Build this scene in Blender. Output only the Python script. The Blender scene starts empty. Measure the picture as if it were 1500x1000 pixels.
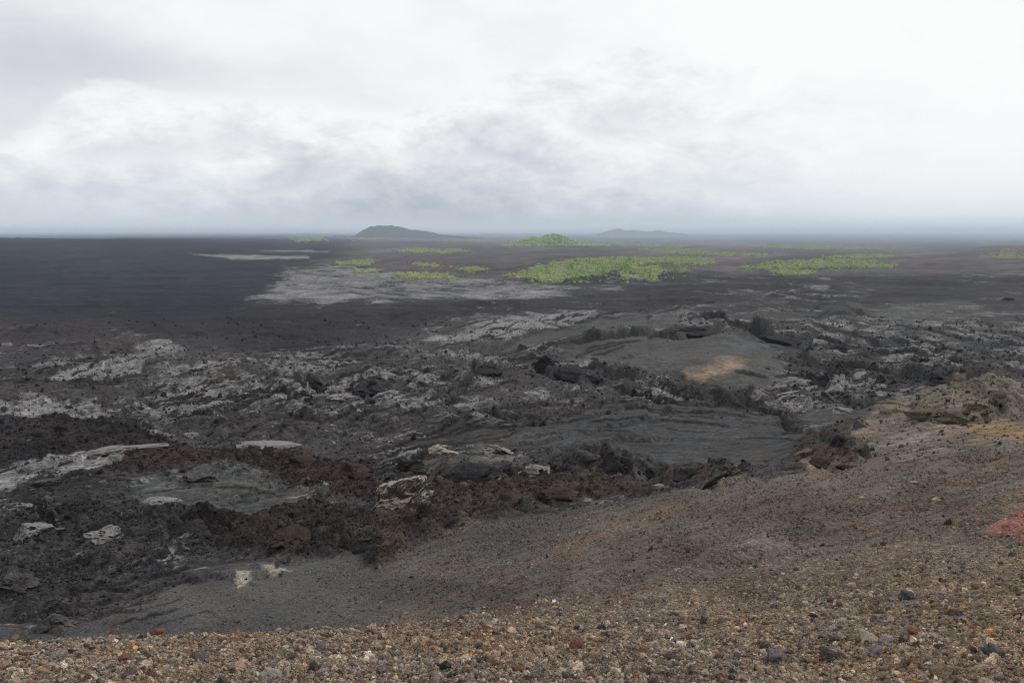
import bpy, math, random
import numpy as np

scene = bpy.context.scene
R = math.radians

# ------------------------------------------------------------------ camera
FPX, CX, CY, HOR = 1167.0, 750.0, 500.0, 338.0      # focal length in photo pixels, centre, level line
PITCH = math.atan((CY - HOR) / FPX)
CP, SP = math.cos(PITCH), math.sin(PITCH)
cam_d = bpy.data.cameras.new('camera')
cam = bpy.data.objects.new('camera', cam_d)
scene.collection.objects.link(cam)
cam.location = (0, 0, 0)
cam.rotation_euler = (math.pi / 2 - PITCH, 0, 0)
cam_d.sensor_width = 36
cam_d.lens = 36 * FPX / 1500
cam_d.clip_start = 0.05
cam_d.clip_end = 400000
scene.camera = cam

# ------------------------------------------------------------------ light and sky
SUN_EL, SUN_AZ = R(40), R(48)      # azimuth measured from +Y (view direction) towards +X
sl = bpy.data.lights.new('sun', 'SUN')
sl.energy = 1.5
sl.angle = R(10)
sl.color = (1.0, 0.965, 0.91)
so = bpy.data.objects.new('sun', sl)
scene.collection.objects.link(so)
so.rotation_euler = (math.pi / 2 - SUN_EL, 0, -SUN_AZ + math.pi)
so.rotation_euler = (-(math.pi / 2 - SUN_EL), 0, -SUN_AZ)

world = bpy.data.worlds.new('World')
scene.world = world
world.use_nodes = True
scene.view_settings.view_transform = 'Standard'
scene.view_settings.look = 'None'
scene.view_settings.exposure = 0.0
scene.view_settings.gamma = 1.0
scene.view_settings.use_curve_mapping = False
scene.render.engine = 'CYCLES'
scene.cycles.use_denoising = True
scene.cycles.denoising_prefilter = 'NONE'
scene.cycles.filter_width = 1.2
scene.cycles.max_bounces = 5
scene.cycles.diffuse_bounces = 3
scene.cycles.volume_bounces = 3
scene.cycles.use_adaptive_sampling = False


class NT:
    """tiny helper to write node maths"""
    def __init__(s, nt):
        s.nt = nt
        s.n = nt.nodes
        s.l = nt.links

    def new(s, typ, **kw):
        nd = s.n.new(typ)
        for k, v in kw.items():
            setattr(nd, k, v)
        return nd

    def put(s, sock, v):
        if v is None:
            return
        if hasattr(v, 'is_linked'):
            s.l.new(v, sock)
        else:
            sock.default_value = v

    def m(s, op, a, b=None, c=None, clamp=False):
        nd = s.new('ShaderNodeMath', operation=op, use_clamp=clamp)
        for i, v in enumerate((a, b, c)):
            s.put(nd.inputs[i], v) if v is not None else None
        return nd.outputs[0]

    def rng(s, v, a, b, c=0.0, d=1.0, smooth=False):
        nd = s.new('ShaderNodeMapRange', clamp=True, interpolation_type='SMOOTHSTEP' if smooth else 'LINEAR')
        s.put(nd.inputs[0], v)
        for i, q in enumerate((a, b, c, d)):
            s.put(nd.inputs[i + 1], q)
        return nd.outputs[0]

    def noise(s, vec, scale, detail=4, rough=0.55, dist=0.0, typ='FBM'):
        nd = s.new('ShaderNodeTexNoise')
        nd.noise_dimensions = '3D'
        s.put(nd.inputs['Vector'], vec)
        nd.inputs['Scale'].default_value = scale
        nd.inputs['Detail'].default_value = detail
        nd.inputs['Roughness'].default_value = rough
        nd.inputs['Distortion'].default_value = dist
        return nd

    def vor(s, vec, scale, rnd=1.0):
        nd = s.new('ShaderNodeTexVoronoi')
        s.put(nd.inputs['Vector'], vec)
        nd.inputs['Scale'].default_value = scale
        nd.inputs['Randomness'].default_value = rnd
        return nd

    def mixc(s, f, a, b, mode='MIX'):
        nd = s.new('ShaderNodeMix', data_type='RGBA', blend_type=mode)
        s.put(nd.inputs[0], f)
        s.put(nd.inputs[6], a)
        s.put(nd.inputs[7], b)
        return nd.outputs[2]

    def comb(s, x, y, z):
        nd = s.new('ShaderNodeCombineXYZ')
        for i, v in enumerate((x, y, z)):
            s.put(nd.inputs[i], v)
        return nd.outputs[0]

    def sep(s, v):
        nd = s.new('ShaderNodeSeparateXYZ')
        s.put(nd.inputs[0], v)
        return nd.outputs

    def curve(s, v, pts, lo, hi):
        """piecewise smooth function of v given (x, y) points"""
        nd = s.new('ShaderNodeFloatCurve')
        cv = nd.mapping.curves[0]
        x0, x1 = pts[0][0], pts[-1][0]
        q = [((x - x0) / (x1 - x0), (y - lo) / (hi - lo)) for x, y in pts]
        cv.points[0].location = q[0]
        cv.points[1].location = q[-1]
        for a in q[1:-1]:
            cv.points.new(*a)
        nd.mapping.update()
        s.put(nd.inputs['Value'], s.rng(v, x0, x1))
        return s.m('MULTIPLY_ADD', nd.outputs[0], hi - lo, lo)


def lin(r, g, b):
    f = lambda c: (c / 255 / 12.92) if c / 255 <= 0.04045 else ((c / 255 + 0.055) / 1.055) ** 2.4
    return (f(r), f(g), f(b), 1.0)


# world: physical sky seen only faintly through a full overcast of layered cumulus
W = NT(world.node_tree)
W.n.clear()
wout = W.new('ShaderNodeOutputWorld')
sky = W.new('ShaderNodeTexSky')
sky.sky_type = 'NISHITA'
sky.sun_disc = False
sky.sun_elevation = SUN_EL
sky.sun_rotation = SUN_AZ
bg_sky = W.new('ShaderNodeBackground')
W.l.new(sky.outputs[0], bg_sky.inputs[0])
bg_sky.inputs[1].default_value = 0.05
tc = W.new('ShaderNodeTexCoord')
nrm = W.new('ShaderNodeVectorMath', operation='NORMALIZE')
W.l.new(tc.outputs['Generated'], nrm.inputs[0])
dx, dy, dz = W.sep(nrm.outputs[0])
az = W.m('ARCTAN2', dx, dy)
el = W.m('ARCSINE', dz)
el2 = W.m('MULTIPLY', el, 2.0)
vec = W.comb(az, el2, 0.0)


def azel(px, py):
    return (px - CX) / FPX * 0.95, (HOR - py) / FPX


nA = W.noise(vec, 3.2, 6, 0.55, 0.3).outputs[0]
nB = W.noise(vec, 8.0, 8, 0.62, 0.5).outputs[0]
nC = W.noise(vec, 26.0, 6, 0.6, 0.2).outputs[0]
nD = W.noise(W.comb(W.m('MULTIPLY', az, 0.35), el2, 5.0), 22.0, 4, 0.5, 0.1).outputs[0]


def blob(px, py, wx, wy, amt):
    a, e = azel(px, py)
    x = W.m('DIVIDE', W.m('SUBTRACT', W.m('ADD', az, W.m('MULTIPLY_ADD', nB, .12, -.06)), a), wx / FPX)
    y = W.m('DIVIDE', W.m('SUBTRACT', W.m('ADD', el, W.m('MULTIPLY_ADD', nC, .03, -.015)), e), wy / FPX)
    d = W.m('ADD', W.m('MULTIPLY', x, x), W.m('MULTIPLY', y, y))
    return W.m('MULTIPLY', W.m('EXPONENT', W.m('MULTIPLY', d, -1.0)), amt)


# v = greyness of the cloud deck, 0 = pure white, 1 = grey blue
v = W.curve(az, [(-1.2, .30), (-.62, .27), (-.35, .20), (-.1, .13), (.1, .08), (.35, .0), (.62, .02), (1.2, .06)], -.2, 1.0)
v = W.m('ADD', v, W.curve(el, [(-.05, .12), (0, .12), (.05, .1), (.12, .02), (.2, 0.0), (.3, -.02), (1.6, .0)], -.2, 1.0))
v = W.m('ADD', v, W.m('ADD', W.m('MULTIPLY_ADD', nA, .6, -.30), W.m('MULTIPLY_ADD', nB, .3, -.15)))
for b in [(150, 125, 110, 45, .32), (330, 130, 150, 25, .16), (40, 160, 90, 60, .16), (1300, 200, 45, 28, .30),
          (1270, 60, 130, 55, .05), (960, 90, 70, 28, .04), (1020, 170, 60, 40, .12), (20, 20, 70, 30, .10),
          (560, 165, 90, 22, .10), (820, 60, 90, 40, .06)]:
    v = W.m('ADD', v, blob(*b))
v = W.m('MAXIMUM', v, 0.0)


def layer(v, tops, base, grow, edge, soft, rough):
    """a bank of cumulus: bright along its lumpy upper edge, grey towards its base"""
    pts = [((p - CX) / FPX * .95, (HOR - q) / FPX) for p, q in tops]
    top = W.curve(az, pts, -.2, .35)
    jag = W.m('ADD', W.m('MULTIPLY_ADD', nB, rough * 2, -rough), W.m('MULTIPLY_ADD', nC, rough, -rough * .5))
    t = W.m('SUBTRACT', W.m('ADD', top, jag), el)
    cover = W.rng(t, 0.0, soft, smooth=True)
    inner = W.m('ADD', W.rng(t, 0.0, grow, edge, base), W.m('MULTIPLY_ADD', nB, .9, -.45))
    inner = W.m('ADD', inner, W.m('MULTIPLY_ADD', nC, .5, -.25))
    side = W.curve(az, [(-1.2, 1.1), (-.3, 1.0), (.05, .95), (.28, .62), (.45, .30), (.62, .16), (1.2, .2)], 0, 1.2)
    inner = W.m('MULTIPLY', W.m('MAXIMUM', inner, 0.0), side)
    nd = W.new('ShaderNodeMix', data_type='FLOAT')
    W.put(nd.inputs[0], cover)
    W.put(nd.inputs[2], v)
    W.put(nd.inputs[3], inner)
    return nd.outputs[0]


v = layer(v, [(-700, 260), (0, 235), (120, 190), (165, 145), (300, 150), (450, 152), (600, 160), (760, 110), (880, 80),
              (1000, 110), (1300, 120), (1500, 95), (2200, 120)], .46, .11, .06, .022, .034)
v = layer(v, [(-700, 300), (0, 262), (130, 240), (250, 232), (330, 222), (440, 188), (560, 190), (660, 155), (760, 150),
              (900, 200), (1050, 190), (1250, 240), (1500, 250), (2200, 250)], .66, .08, .12, .018, .030)
v = layer(v, [(-700, 330), (0, 300), (150, 290), (380, 280), (470, 262), (560, 235), (700, 225), (800, 250), (950, 262),
              (1040, 268), (1150, 290), (1350, 312), (1500, 318), (2200, 320)], .88, .06, .34, .014, .028)
# smooth rain haze just over the horizon
hz = W.rng(W.m('ADD', el, W.m('MULTIPLY_ADD', nD, .03, -.015)), .036, -.002, 0, .9, smooth=True)
hzv = W.curve(az, [(-1.2, .42), (-.6, .42), (-.35, .60), (-.1, .86), (.1, .95), (.3, .75), (.45, .55), (.62, .45), (1.2, .45)], 0, 1)
nd = W.new('ShaderNodeMix', data_type='FLOAT')
W.put(nd.inputs[0], hz)
W.put(nd.inputs[2], v)
W.put(nd.inputs[3], hzv)
v = nd.outputs[0]
cr = W.new('ShaderNodeValToRGB')
W.l.new(v, cr.inputs[0])
els = cr.color_ramp.elements
els[0].position, els[0].color = 0.0, lin(255, 255, 255)
els[1].position, els[1].color = 1.0, lin(176, 184, 198)
for p, c in [(.12, lin(249, 250, 251)), (.35, lin(233, 235, 238)), (.6, lin(214, 216, 223)), (.8, lin(200, 203, 213))]:
    e = els.new(p)
    e.color = c
# bluish clear haze low on both sides
blue = W.m('MULTIPLY', W.rng(el, .09, 0.0), W.curve(az, [(-1.2, .8), (-.6, .75), (-.3, .35), (0, .2), (.25, .5), (.6, .45), (1.2, .5)], 0, 1))
colr = W.mixc(blue, cr.outputs[0], lin(205, 217, 228))
low = W.m('MULTIPLY', W.rng(el, .020, -.001, smooth=True), W.curve(az, [(-1.2, .5), (-.6, .45), (-.35, .5), (-.1, .8), (.2, .95), (.6, .9), (1.2, .8)], 0, 1))
colr = W.mixc(low, colr, lin(200, 210, 218))
bg_c = W.new('ShaderNodeBackground')
W.l.new(colr, bg_c.inputs[0])
bg_c.inputs[1].default_value = 1.0
mixs = W.new('ShaderNodeMixShader')
mixs.inputs[0].default_value = 0.97
W.l.new(bg_sky.outputs[0], mixs.inputs[1])
W.l.new(bg_c.outputs[0], mixs.inputs[2])
W.l.new(mixs.outputs[0], wout.inputs[0])

# ------------------------------------------------------------------ noise
rng = np.random.default_rng(7)
PERM = rng.permutation(256).astype(np.int32)
PERM = np.concatenate([PERM, PERM])
ANG = rng.uniform(0, 2 * np.pi, 256)
GX, GY = np.cos(ANG).astype(np.float32), np.sin(ANG).astype(np.float32)


def perlin(x, y, seed=0):
    x = x + seed * 17.31
    y = y + seed * 9.77
    fx, fy = np.floor(x), np.floor(y)
    xi, yi = fx.astype(np.int64) & 255, fy.astype(np.int64) & 255
    x = (x - fx).astype(np.float32)
    y = (y - fy).astype(np.float32)
    x1, y1 = (xi + 1) & 255, (yi + 1) & 255

    def g(a, b, u, w):
        h = PERM[PERM[a] + b]
        return GX[h] * u + GY[h] * w
    sx = x * x * x * (x * (x * 6 - 15) + 10)
    sy = y * y * y * (y * (y * 6 - 15) + 10)
    a = g(xi, yi, x, y)
    b = g(x1, yi, x - 1, y)
    c = g(xi, y1, x, y - 1)
    d = g(x1, y1, x - 1, y - 1)
    a += sx * (b - a)
    c += sx * (d - c)
    return (a + sy * (c - a)) * 1.5


def fbm(x, y, octv=4, gain=0.5, seed=0, ridge=False):
    s = 0
    a = 1.0
    t = 0
    for i in range(octv):
        n = perlin(x * 2 ** i, y * 2 ** i, seed + i * 3)
        s = s + a * ((1 - 2 * np.abs(n)) if ridge else n)
        t += a
        a *= gain
    return s / t


def sstep(x, a, b):
    t = np.clip((x - a) / (b - a), 0, 1)
    return t * t * (3 - 2 * t)


# ------------------------------------------------------------------ base terrain
def slope_of(py):
    return (-FPX * SP + (CY - py) * CP) / (FPX * CP + (CY - py) * SP)


NODES = [1.0, 2, 2.5, 3.3, 4.5, 6, 9, 13, 18, 25, 33, 42, 55, 70, 100, 140, 200, 300, 500, 900, 1400, 2000, 3000, 5000, 9000,
         15000, 30000, 170000]
MID = [548, 500, 450, 420, 400, 384, 370]
TAB = {
    -400: [2200, 1280, 1130, 1005, 955, 938, 970, 1030, 1050, 1010, 960, 905, 850, 795, 728, 665, 608, 548, 500, 450, 418, 396, 368, 346, 350, 350, 345, 339.3],
    0: [2200, 1260, 1110, 1000, 950, 926, 950, 1000, 1020, 990, 940, 890, 835, 785, 720, 660, 605, 548, 500, 450, 418, 396, 368, 346.5, 350, 350, 345, 339.3],
    300: [2200, 1260, 1110, 1000, 945, 917, 935, 975, 975, 950, 912, 872, 818, 770, 707, 652, 600, 548, 500, 450, 419, 398, 376, 353, 348, 348, 344.3, 339.3],
    600: [2200, 1260, 1110, 1000, 935, 906, 905, 925, 930, 912, 885, 850, 800, 760, 700, 648, 597] + MID + [356, 350, 344.5, 339.3],
    800: [2200, 1260, 1110, 1000, 930, 892, 868, 858, 855, 845, 828, 805, 770, 742, 697, 648, 597] + MID + [359.5, 354, 347.5, 339.3],
    1000: [2200, 1260, 1110, 1000, 930, 890, 858, 836, 818, 795, 772, 748, 722, 708, 688, 645, 597] + MID + [363.5, 358, 350, 339.3],
    1150: [2200, 1260, 1110, 990, 922, 880, 840, 808, 782, 756, 732, 712, 692, 683, 672, 640, 597] + MID + [363.5, 358, 350, 339.3],
    1300: [2200, 1250, 1100, 980, 912, 867, 822, 783, 753, 724, 698, 680, 667, 646, 592, 606, 590] + MID + [363.5, 358, 350, 339.3],
    1500: [2200, 1240, 1090, 970, 902, 852, 798, 754, 717, 682, 658, 643, 636, 618, 582, 596, 585] + [548, 500, 450, 420, 401, 386, 372] + [363.5, 358, 350, 339.3],
    1900: [2200, 1220, 1060, 940, 870, 812, 745, 698, 660, 628, 608, 598, 596, 595, 580, 585, 575] + [548, 500, 450, 420, 401, 386, 372] + [363.5, 358, 350, 339.3],
}
LD = np.log(np.array(NODES))
FINE = np.linspace(LD[0], LD[-1], 900)
UC = np.array([(p - CX) / FPX for p in TAB])
ZT = []
for p, row in TAB.items():
    zz = np.array([slope_of(q) * d for q, d in zip(row, NODES)])
    lz = np.interp(FINE, LD, zz)
    k = np.exp(-0.5 * (np.arange(-24, 25) / 9.0) ** 2)
    k /= k.sum()
    rel = lz / np.exp(FINE)
    rel = np.convolve(np.pad(rel, 24, mode='edge'), k, 'valid')
    ZT.append(rel)
ZT = np.array(ZT)
UF = np.linspace(UC[0], UC[-1], 400)
ZF = np.array([np.interp(UF, UC, ZT[:, i]) for i in range(len(FINE))]).T
k = np.exp(-0.5 * (np.arange(-30, 31) / 11.0) ** 2)
k /= k.sum()
ZF = np.array([np.convolve(np.pad(ZF[:, i], 30, mode='edge'), k, 'valid') for i in range(len(FINE))]).T
ZNEAR = -1.62


def base_z(x, y):
    yy = np.maximum(y, 1.3)
    u = np.clip(x / yy, UF[0], UF[-1])
    fi = (u - UF[0]) / (UF[-1] - UF[0]) * (len(UF) - 1)
    fj = (np.log(yy) - FINE[0]) / (FINE[-1] - FINE[0]) * (len(FINE) - 1)
    i = np.clip(fi.astype(int), 0, len(UF) - 2)
    j = np.clip(fj.astype(int), 0, len(FINE) - 2)
    a, b = fi - i, fj - j
    r = (ZF[i, j] * (1 - a) * (1 - b) + ZF[i + 1, j] * a * (1 - b) + ZF[i, j + 1] * (1 - a) * b + ZF[i + 1, j + 1] * a * b)
    z = r * yy
    t = sstep(y, 1.2, 3.2)
    flat = -1.52 - 0.02 * np.clip(y, -3, 4)
    return flat * (1 - t) + z * t


# grid: columns fan out from a point behind the camera, rows follow the profile
Y0 = 2.5
uc = np.linspace(-0.70, 0.70, 1130)
tl = 0.70 + np.cumsum(np.linspace(.0015, .010, 46))
UCOL = np.concatenate([-tl[::-1], uc, tl])
yt = np.exp(np.linspace(math.log(0.5), math.log(170000), 20000))
pyc = np.zeros_like(yt)
dens = np.zeros_like(yt)
for uu in (-.6, -.4, -.2, 0, .2, .4, .6):
    z = base_z(uu * yt, yt)
    s = z / yt
    dens += np.abs(np.gradient(s * FPX, np.log(yt))) / 7
dens = np.minimum(dens, 420)
dens += 34.0
dens *= np.interp(np.log(yt), np.log([.5, 3, 5, 8, 30, 60, 1500, 4000, 170000]), [.2, .6, .6, .5, .9, 1.35, 1.35, .8, .5])
cum = np.concatenate([[0], np.cumsum((dens[1:] + dens[:-1]) / 2 * np.diff(np.log(yt)))])
NR = 990
YR = np.interp(np.linspace(0, cum[-1], NR), cum, yt)
YR = np.concatenate([[-1.6, -1.0, -.5, 0, .25], YR])
NR, NC = len(YR), len(UCOL)
Yg, Ug = np.meshgrid(YR, UCOL, indexing='ij')
Xg = Ug * (Yg + Y0)
Zb = base_z(Xg, Yg)

# photo position of each base point (used only to know which feature of the ground lies there)
fw = np.maximum(Yg * CP - Zb * SP, 0.2)
PX = CX + FPX * Xg / fw
PY = CY - FPX * (Yg * SP + Zb * CP) / fw
DD = np.maximum(Yg, 1.0)
PIX = DD / FPX                                # metres per photo pixel
dxc = np.abs(np.gradient(Xg, axis=1))
dyr = np.abs(np.gradient(Yg, axis=0))
CELL = np.maximum(dxc, dyr * 0.45)
# irregular edges
w1 = fbm(PX / 55, PY / 26, 4, .55, 11)
w2 = fbm(PX / 55, PY / 26, 4, .55, 23)
WX = PX + 20 * w1
WY = PY + 8 * w2 * np.clip((PY - 338) / 120, .12, 1.3)
NEARZ = sstep(DD, 30, 22)                    # 1 on the hill the camera stands on (hidden back side included)


def bbox(pts, m):
    a = np.array(pts, float)
    return ((WX > a[:, 0].min() - m) & (WX < a[:, 0].max() + m) & (WY > a[:, 1].min() - m) & (WY < a[:, 1].max() + m))


def seg_d(x, y, pts, closed, ys):
    a = np.array(pts, float)
    if closed:
        a = np.vstack([a, a[:1]])
    best = np.full(x.shape, 1e9)
    sgn = np.zeros(x.shape)
    for (x0, y0), (x1, y1) in zip(a[:-1], a[1:]):
        ex, ey = x1 - x0, (y1 - y0) * ys
        px, py = x - x0, (y - y0) * ys
        t = np.clip((px * ex + py * ey) / (ex * ex + ey * ey + 1e-9), 0, 1)
        qx, qy = px - t * ex, py - t * ey
        d = qx * qx + qy * qy
        m = d < best
        best = np.where(m, d, best)
        sgn = np.where(m, np.sign(ex * qy - ey * qx), sgn)
    return np.sqrt(best), sgn


def inside(x, y, pts):
    a = np.array(pts, float)
    c = np.zeros(x.shape, bool)
    n = len(a)
    for i in range(n):
        x0, y0 = a[i]
        x1, y1 = a[(i + 1) % n]
        if y0 == y1:
            continue
        c ^= ((y0 > y) != (y1 > y)) & (x < (x1 - x0) * (y - y0) / (y1 - y0) + x0)
    return c


def area(pts, soft=6, ys=2.2):
    """soft membership of a traced region"""
    m = bbox(pts, soft * 1.5)
    out = np.zeros(PX.shape, np.float32)
    x, y = WX[m], WY[m]
    if x.size == 0:
        return out
    d, _ = seg_d(x, y, pts, True, ys)
    d = np.where(inside(x, y, pts), d, -d)
    out[m] = sstep(d, -soft, soft)
    return out


FIELD = sstep(DD, 27, 36)

# ------------------------------------------------------------------ what the ground is made of
COL = np.zeros(PX.shape + (3,), np.float32)
COL[:] = (.043, .0405, .0412)
PALE = np.full(PX.shape, .27, np.float32)      # share of silvery smooth crust
AMP = np.full(PX.shape, 1.0, np.float32)       # relief
RUB = np.zeros(PX.shape, np.float32)           # clinker blocks
PALEC = np.zeros(PX.shape + (3,), np.float32)
PALEC[:] = (.195, .190, .188)


def zone(pts, col=None, pale=None, amp=None, rub=None, soft=8, k=1.0, gate=True, ys=2.2):
    m = area(pts, soft, ys) * k
    if gate:
        m = m * FIELD
    if col is not None:
        COL[:] = COL * (1 - m[..., None]) + np.array(col, np.float32) * m[..., None]
    for arr, v_ in ((PALE, pale), (AMP, amp), (RUB, rub)):
        if v_ is not None:
            arr[:] = arr * (1 - m) + v_ * m
    return m


FARC = sstep(PY, 470, 425) * FIELD
COL[:] = COL * (1 - FARC[..., None]) + np.array((.019, .0185, .0225)) * FARC[..., None]
AMP[:] = AMP * (1 - .4 * FARC)
# purple brown plain beyond
zone([(560, 338), (800, 346), (1100, 356), (1800, 364), (1900, 404), (1300, 404), (1050, 402), (900, 408), (740, 410), (600, 402), (500, 396), (440, 390), (500, 375), (460, 362), (540, 350)],
     (.074, .062, .066), .05, .35, soft=11)
# dark plain left, blue of the far air put into its colour
zone([(-700, 330), (470, 330), (480, 350), (520, 362), (470, 380), (410, 396), (360, 436), (400, 452), (290, 480), (120, 496), (-80, 486), (-700, 500)],
     (.0160, .0172, .0250), .02, .45, soft=42)
zone([(-100, 470), (190, 462), (240, 490), (120, 520), (-100, 525)], (.040, .033, .034), .10, .5, soft=34, k=.6)
zone([(120, 478), (420, 456), (600, 448), (720, 446), (640, 470), (520, 496), (420, 512), (280, 500)], (.022, .020, .023), .07, .6, soft=26)
# lavender smooth flow
zone([(362, 438), (400, 418), (425, 394), (500, 386), (580, 398), (720, 412), (850, 424), (800, 436), (690, 438), (560, 436), (450, 443)],
     (.036, .036, .043), .60, .5, soft=13)
zone([(280, 371), (330, 373), (450, 375), (452, 380), (340, 380)], (.05, .05, .056), .75, .3, soft=2.5)
zone([(380, 366), (480, 367), (478, 370), (390, 369)], (.05, .05, .056), .55, .3, soft=2)
zone([(840, 418), (1040, 408), (1080, 414), (960, 428), (860, 432)], (.034, .033, .038), .30, .6, soft=5)
# dark band, rugged
zone([(900, 425), (1180, 408), (1700, 404), (1700, 445), (1380, 452), (1290, 440), (1000, 448), (760, 470), (640, 455), (760, 440)],
     (.025, .023, .027), .10, 1.1, soft=8)
zone([(1060, 424), (1240, 414), (1300, 424), (1260, 440), (1100, 440)], None, .34, 1.2, soft=14)
zone([(1290, 446), (1420, 440), (1450, 452), (1400, 470), (1300, 474), (1270, 462)], (.052, .052, .051), .25, .5, soft=8)
# silvery ridges
zone([(612, 500), (660, 482), (730, 470), (800, 458), (880, 456), (862, 468), (790, 484), (720, 500), (650, 508)], (.04, .039, .042), .72, .9, soft=11)
zone([(90, 540), (150, 532), (215, 534), (205, 552), (120, 558), (70, 552)], (.05, .049, .048), .70, 1, soft=6)
zone([(15, 590), (70, 580), (150, 590), (170, 606), (80, 608), (40, 600)], None, .62, 1, soft=6)
zone([(-60, 560), (20, 590), (60, 612), (20, 620), (-80, 610)], None, .55, 1, soft=6)
zone([(190, 505), (260, 498), (270, 512), (200, 520)], None, .55, 1, soft=6)
zone([(250, 540), (470, 520), (560, 560), (480, 600), (330, 600), (230, 630), (180, 620)], (.044, .042, .041), .42, 1.1, soft=10)
zone([(120, 690), (0, 720), (-60, 700), (20, 675), (90, 668), (130, 650), (200, 648), (205, 662), (150, 684)], (.062, .062, .062), .68, .55, soft=4)
# ash covered smooth ground
zone([(860, 470), (930, 460), (1010, 462), (1000, 480), (940, 492), (850, 500), (740, 516), (760, 500), (820, 484)], (.062, .062, .060), .05, .12, soft=6)
zone([(820, 520), (890, 500), (1000, 490), (1070, 486), (1110, 500), (1145, 530), (1168, 562), (1120, 578), (1060, 578), (940, 560), (860, 548)],
     (.064, .063, .062), .04, .12, soft=6)
zone([(1190, 460), (1240, 440), (1290, 470), (1270, 486), (1120, 480), (1050, 470), (1090, 462)], (.046, .045, .043), .05, .25, soft=6)
zone([(880, 596), (1000, 588), (1100, 596), (1160, 625), (1190, 640), (1150, 668), (1100, 680), (1000, 682), (900, 660), (740, 660), (700, 640), (820, 622)],
     (.050, .050, .051), .05, .16, soft=8)
zone([(1170, 610), (1260, 585), (1310, 590), (1240, 620), (1180, 640)], (.056, .056, .057), .14, .3, soft=7)
zone([(580, 640), (700, 620), (760, 640), (740, 664), (640, 655)], (.042, .039, .038), .05, .3, soft=10)
# right hand silvery flow
zone([(1110, 476), (1250, 470), (1500, 470), (1700, 480), (1700, 560), (1490, 545), (1330, 540), (1200, 528), (1130, 500)],
     (.038, .037, .038), .36, 1.1, soft=8)
zone([(1130, 560), (1290, 540), (1330, 570), (1280, 590), (1160, 605)], None, .45, 1.1, soft=7)
zone([(1150, 520), (1300, 540), (1460, 548), (1440, 570), (1300, 575), (1220, 560), (1150, 560)], (.030, .029, .030), .12, 1.2, soft=8)
# red brown clinker
zone([(-100, 600), (30, 608), (80, 604), (190, 622), (285, 655), (210, 672), (190, 650), (120, 655), (70, 672), (-100, 690)],
     (.024, .021, .022), .03, .35, .4, soft=6)
zone([(200, 650), (330, 655), (430, 650), (545, 670), (560, 725), (480, 735), (380, 705), (260, 690), (160, 690)],
     (.037, .027, .026), .05, .8, .7, soft=8)
zone([(180, 758), (290, 765), (360, 770), (470, 738), (560, 770), (540, 812), (430, 818), (300, 800), (220, 800)],
     (.032, .027, .026), .08, .9, .75, soft=8)
zone([(570, 760), (650, 700), (760, 690), (905, 690), (980, 715), (860, 725), (760, 745), (700, 772), (620, 790), (560, 830), (520, 800)],
     (.046, .037, .033), .08, .9, .8, soft=6)
zone([(950, 690), (1010, 678), (1100, 690), (1080, 705), (1000, 712)], (.036, .031, .030), .05, 1.1, 1.0, soft=5)
zone([(-60, 740), (60, 730), (200, 760), (330, 790), (300, 820), (180, 850), (60, 880), (-80, 900)], (.040, .039, .040), .26, 1.1, .4, soft=12)
# dull green grey crust
zone([(200, 700), (330, 672), (420, 700), (480, 725), (440, 742), (340, 765), (210, 752)], (.062, .063, .062), .18, .35, soft=10)
zone([(260, 815), (320, 812), (330, 825), (420, 822), (420, 838), (340, 850), (250, 838)], (.06, .06, .062), .35, .35, soft=5)
zone([(640, 655), (700, 650), (745, 668), (780, 690), (700, 690), (630, 692), (610, 675)], (.062, .060, .057), .22, .5, soft=5)
# reddish pit by the brown shoulder, brown shoulder itself
HB = zone([(1165, 662), (1200, 632), (1262, 612), (1290, 590), (1350, 576), (1460, 553), (1500, 560), (1900, 560), (1900, 660),
           (1500, 665), (1330, 690), (1270, 690), (1190, 690)], (.125, .104, .086), .03, .22, .1, soft=5, gate=False) * sstep(DD, 44, 54)
zone([(1395, 622), (1430, 615), (1520, 622), (1620, 640), (1500, 648), (1440, 645)], (.20, .135, .070), .0, .1, soft=12, gate=False, k=.9)
zone([(1285, 592), (1330, 590), (1345, 604), (1300, 604)], (.17, .13, .085), .0, .2, soft=8, gate=False, k=.8)
zone([(1335, 584), (1450, 560), (1485, 566), (1478, 596), (1430, 612), (1365, 613), (1340, 602)], (.105, .090, .068), .03, .5, .3, soft=4, gate=False)
zone([(1150, 656), (1200, 634), (1248, 612), (1262, 622), (1242, 645), (1272, 672), (1215, 664)], (.050, .045, .040), .05, .35, .35, soft=7, gate=False)
zone([(1185, 668), (1230, 660), (1265, 668), (1255, 684), (1205, 686)], (.058, .035, .031), .0, .8, .6, soft=5, gate=False)

# hill of loose cinders the camera stands on
SL = area([(-700, 1600), (-700, 935), (60, 922), (190, 880), (300, 848), (380, 828), (520, 818), (560, 835), (600, 796), (650, 776), (740, 758),
           (820, 738), (900, 728), (1000, 716), (1080, 704), (1180, 690), (1280, 676), (1340, 676), (1500, 652), (2400, 600), (2400, 1600)], 6, 2.2)
SL = np.maximum(SL, sstep(DD, 30, 22)) * sstep(DD, 66, 58)
lown = fbm(Xg / 6, Yg / 6, 4, .5, 31)
lown2 = fbm(Xg / 1.7, Yg / 1.7, 3, .5, 37)
grey = np.array((.076, .073, .071), np.float32)
brown = np.array((.118, .097, .084), np.float32)
tan = np.array((.15, .12, .092), np.float32)
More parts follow.
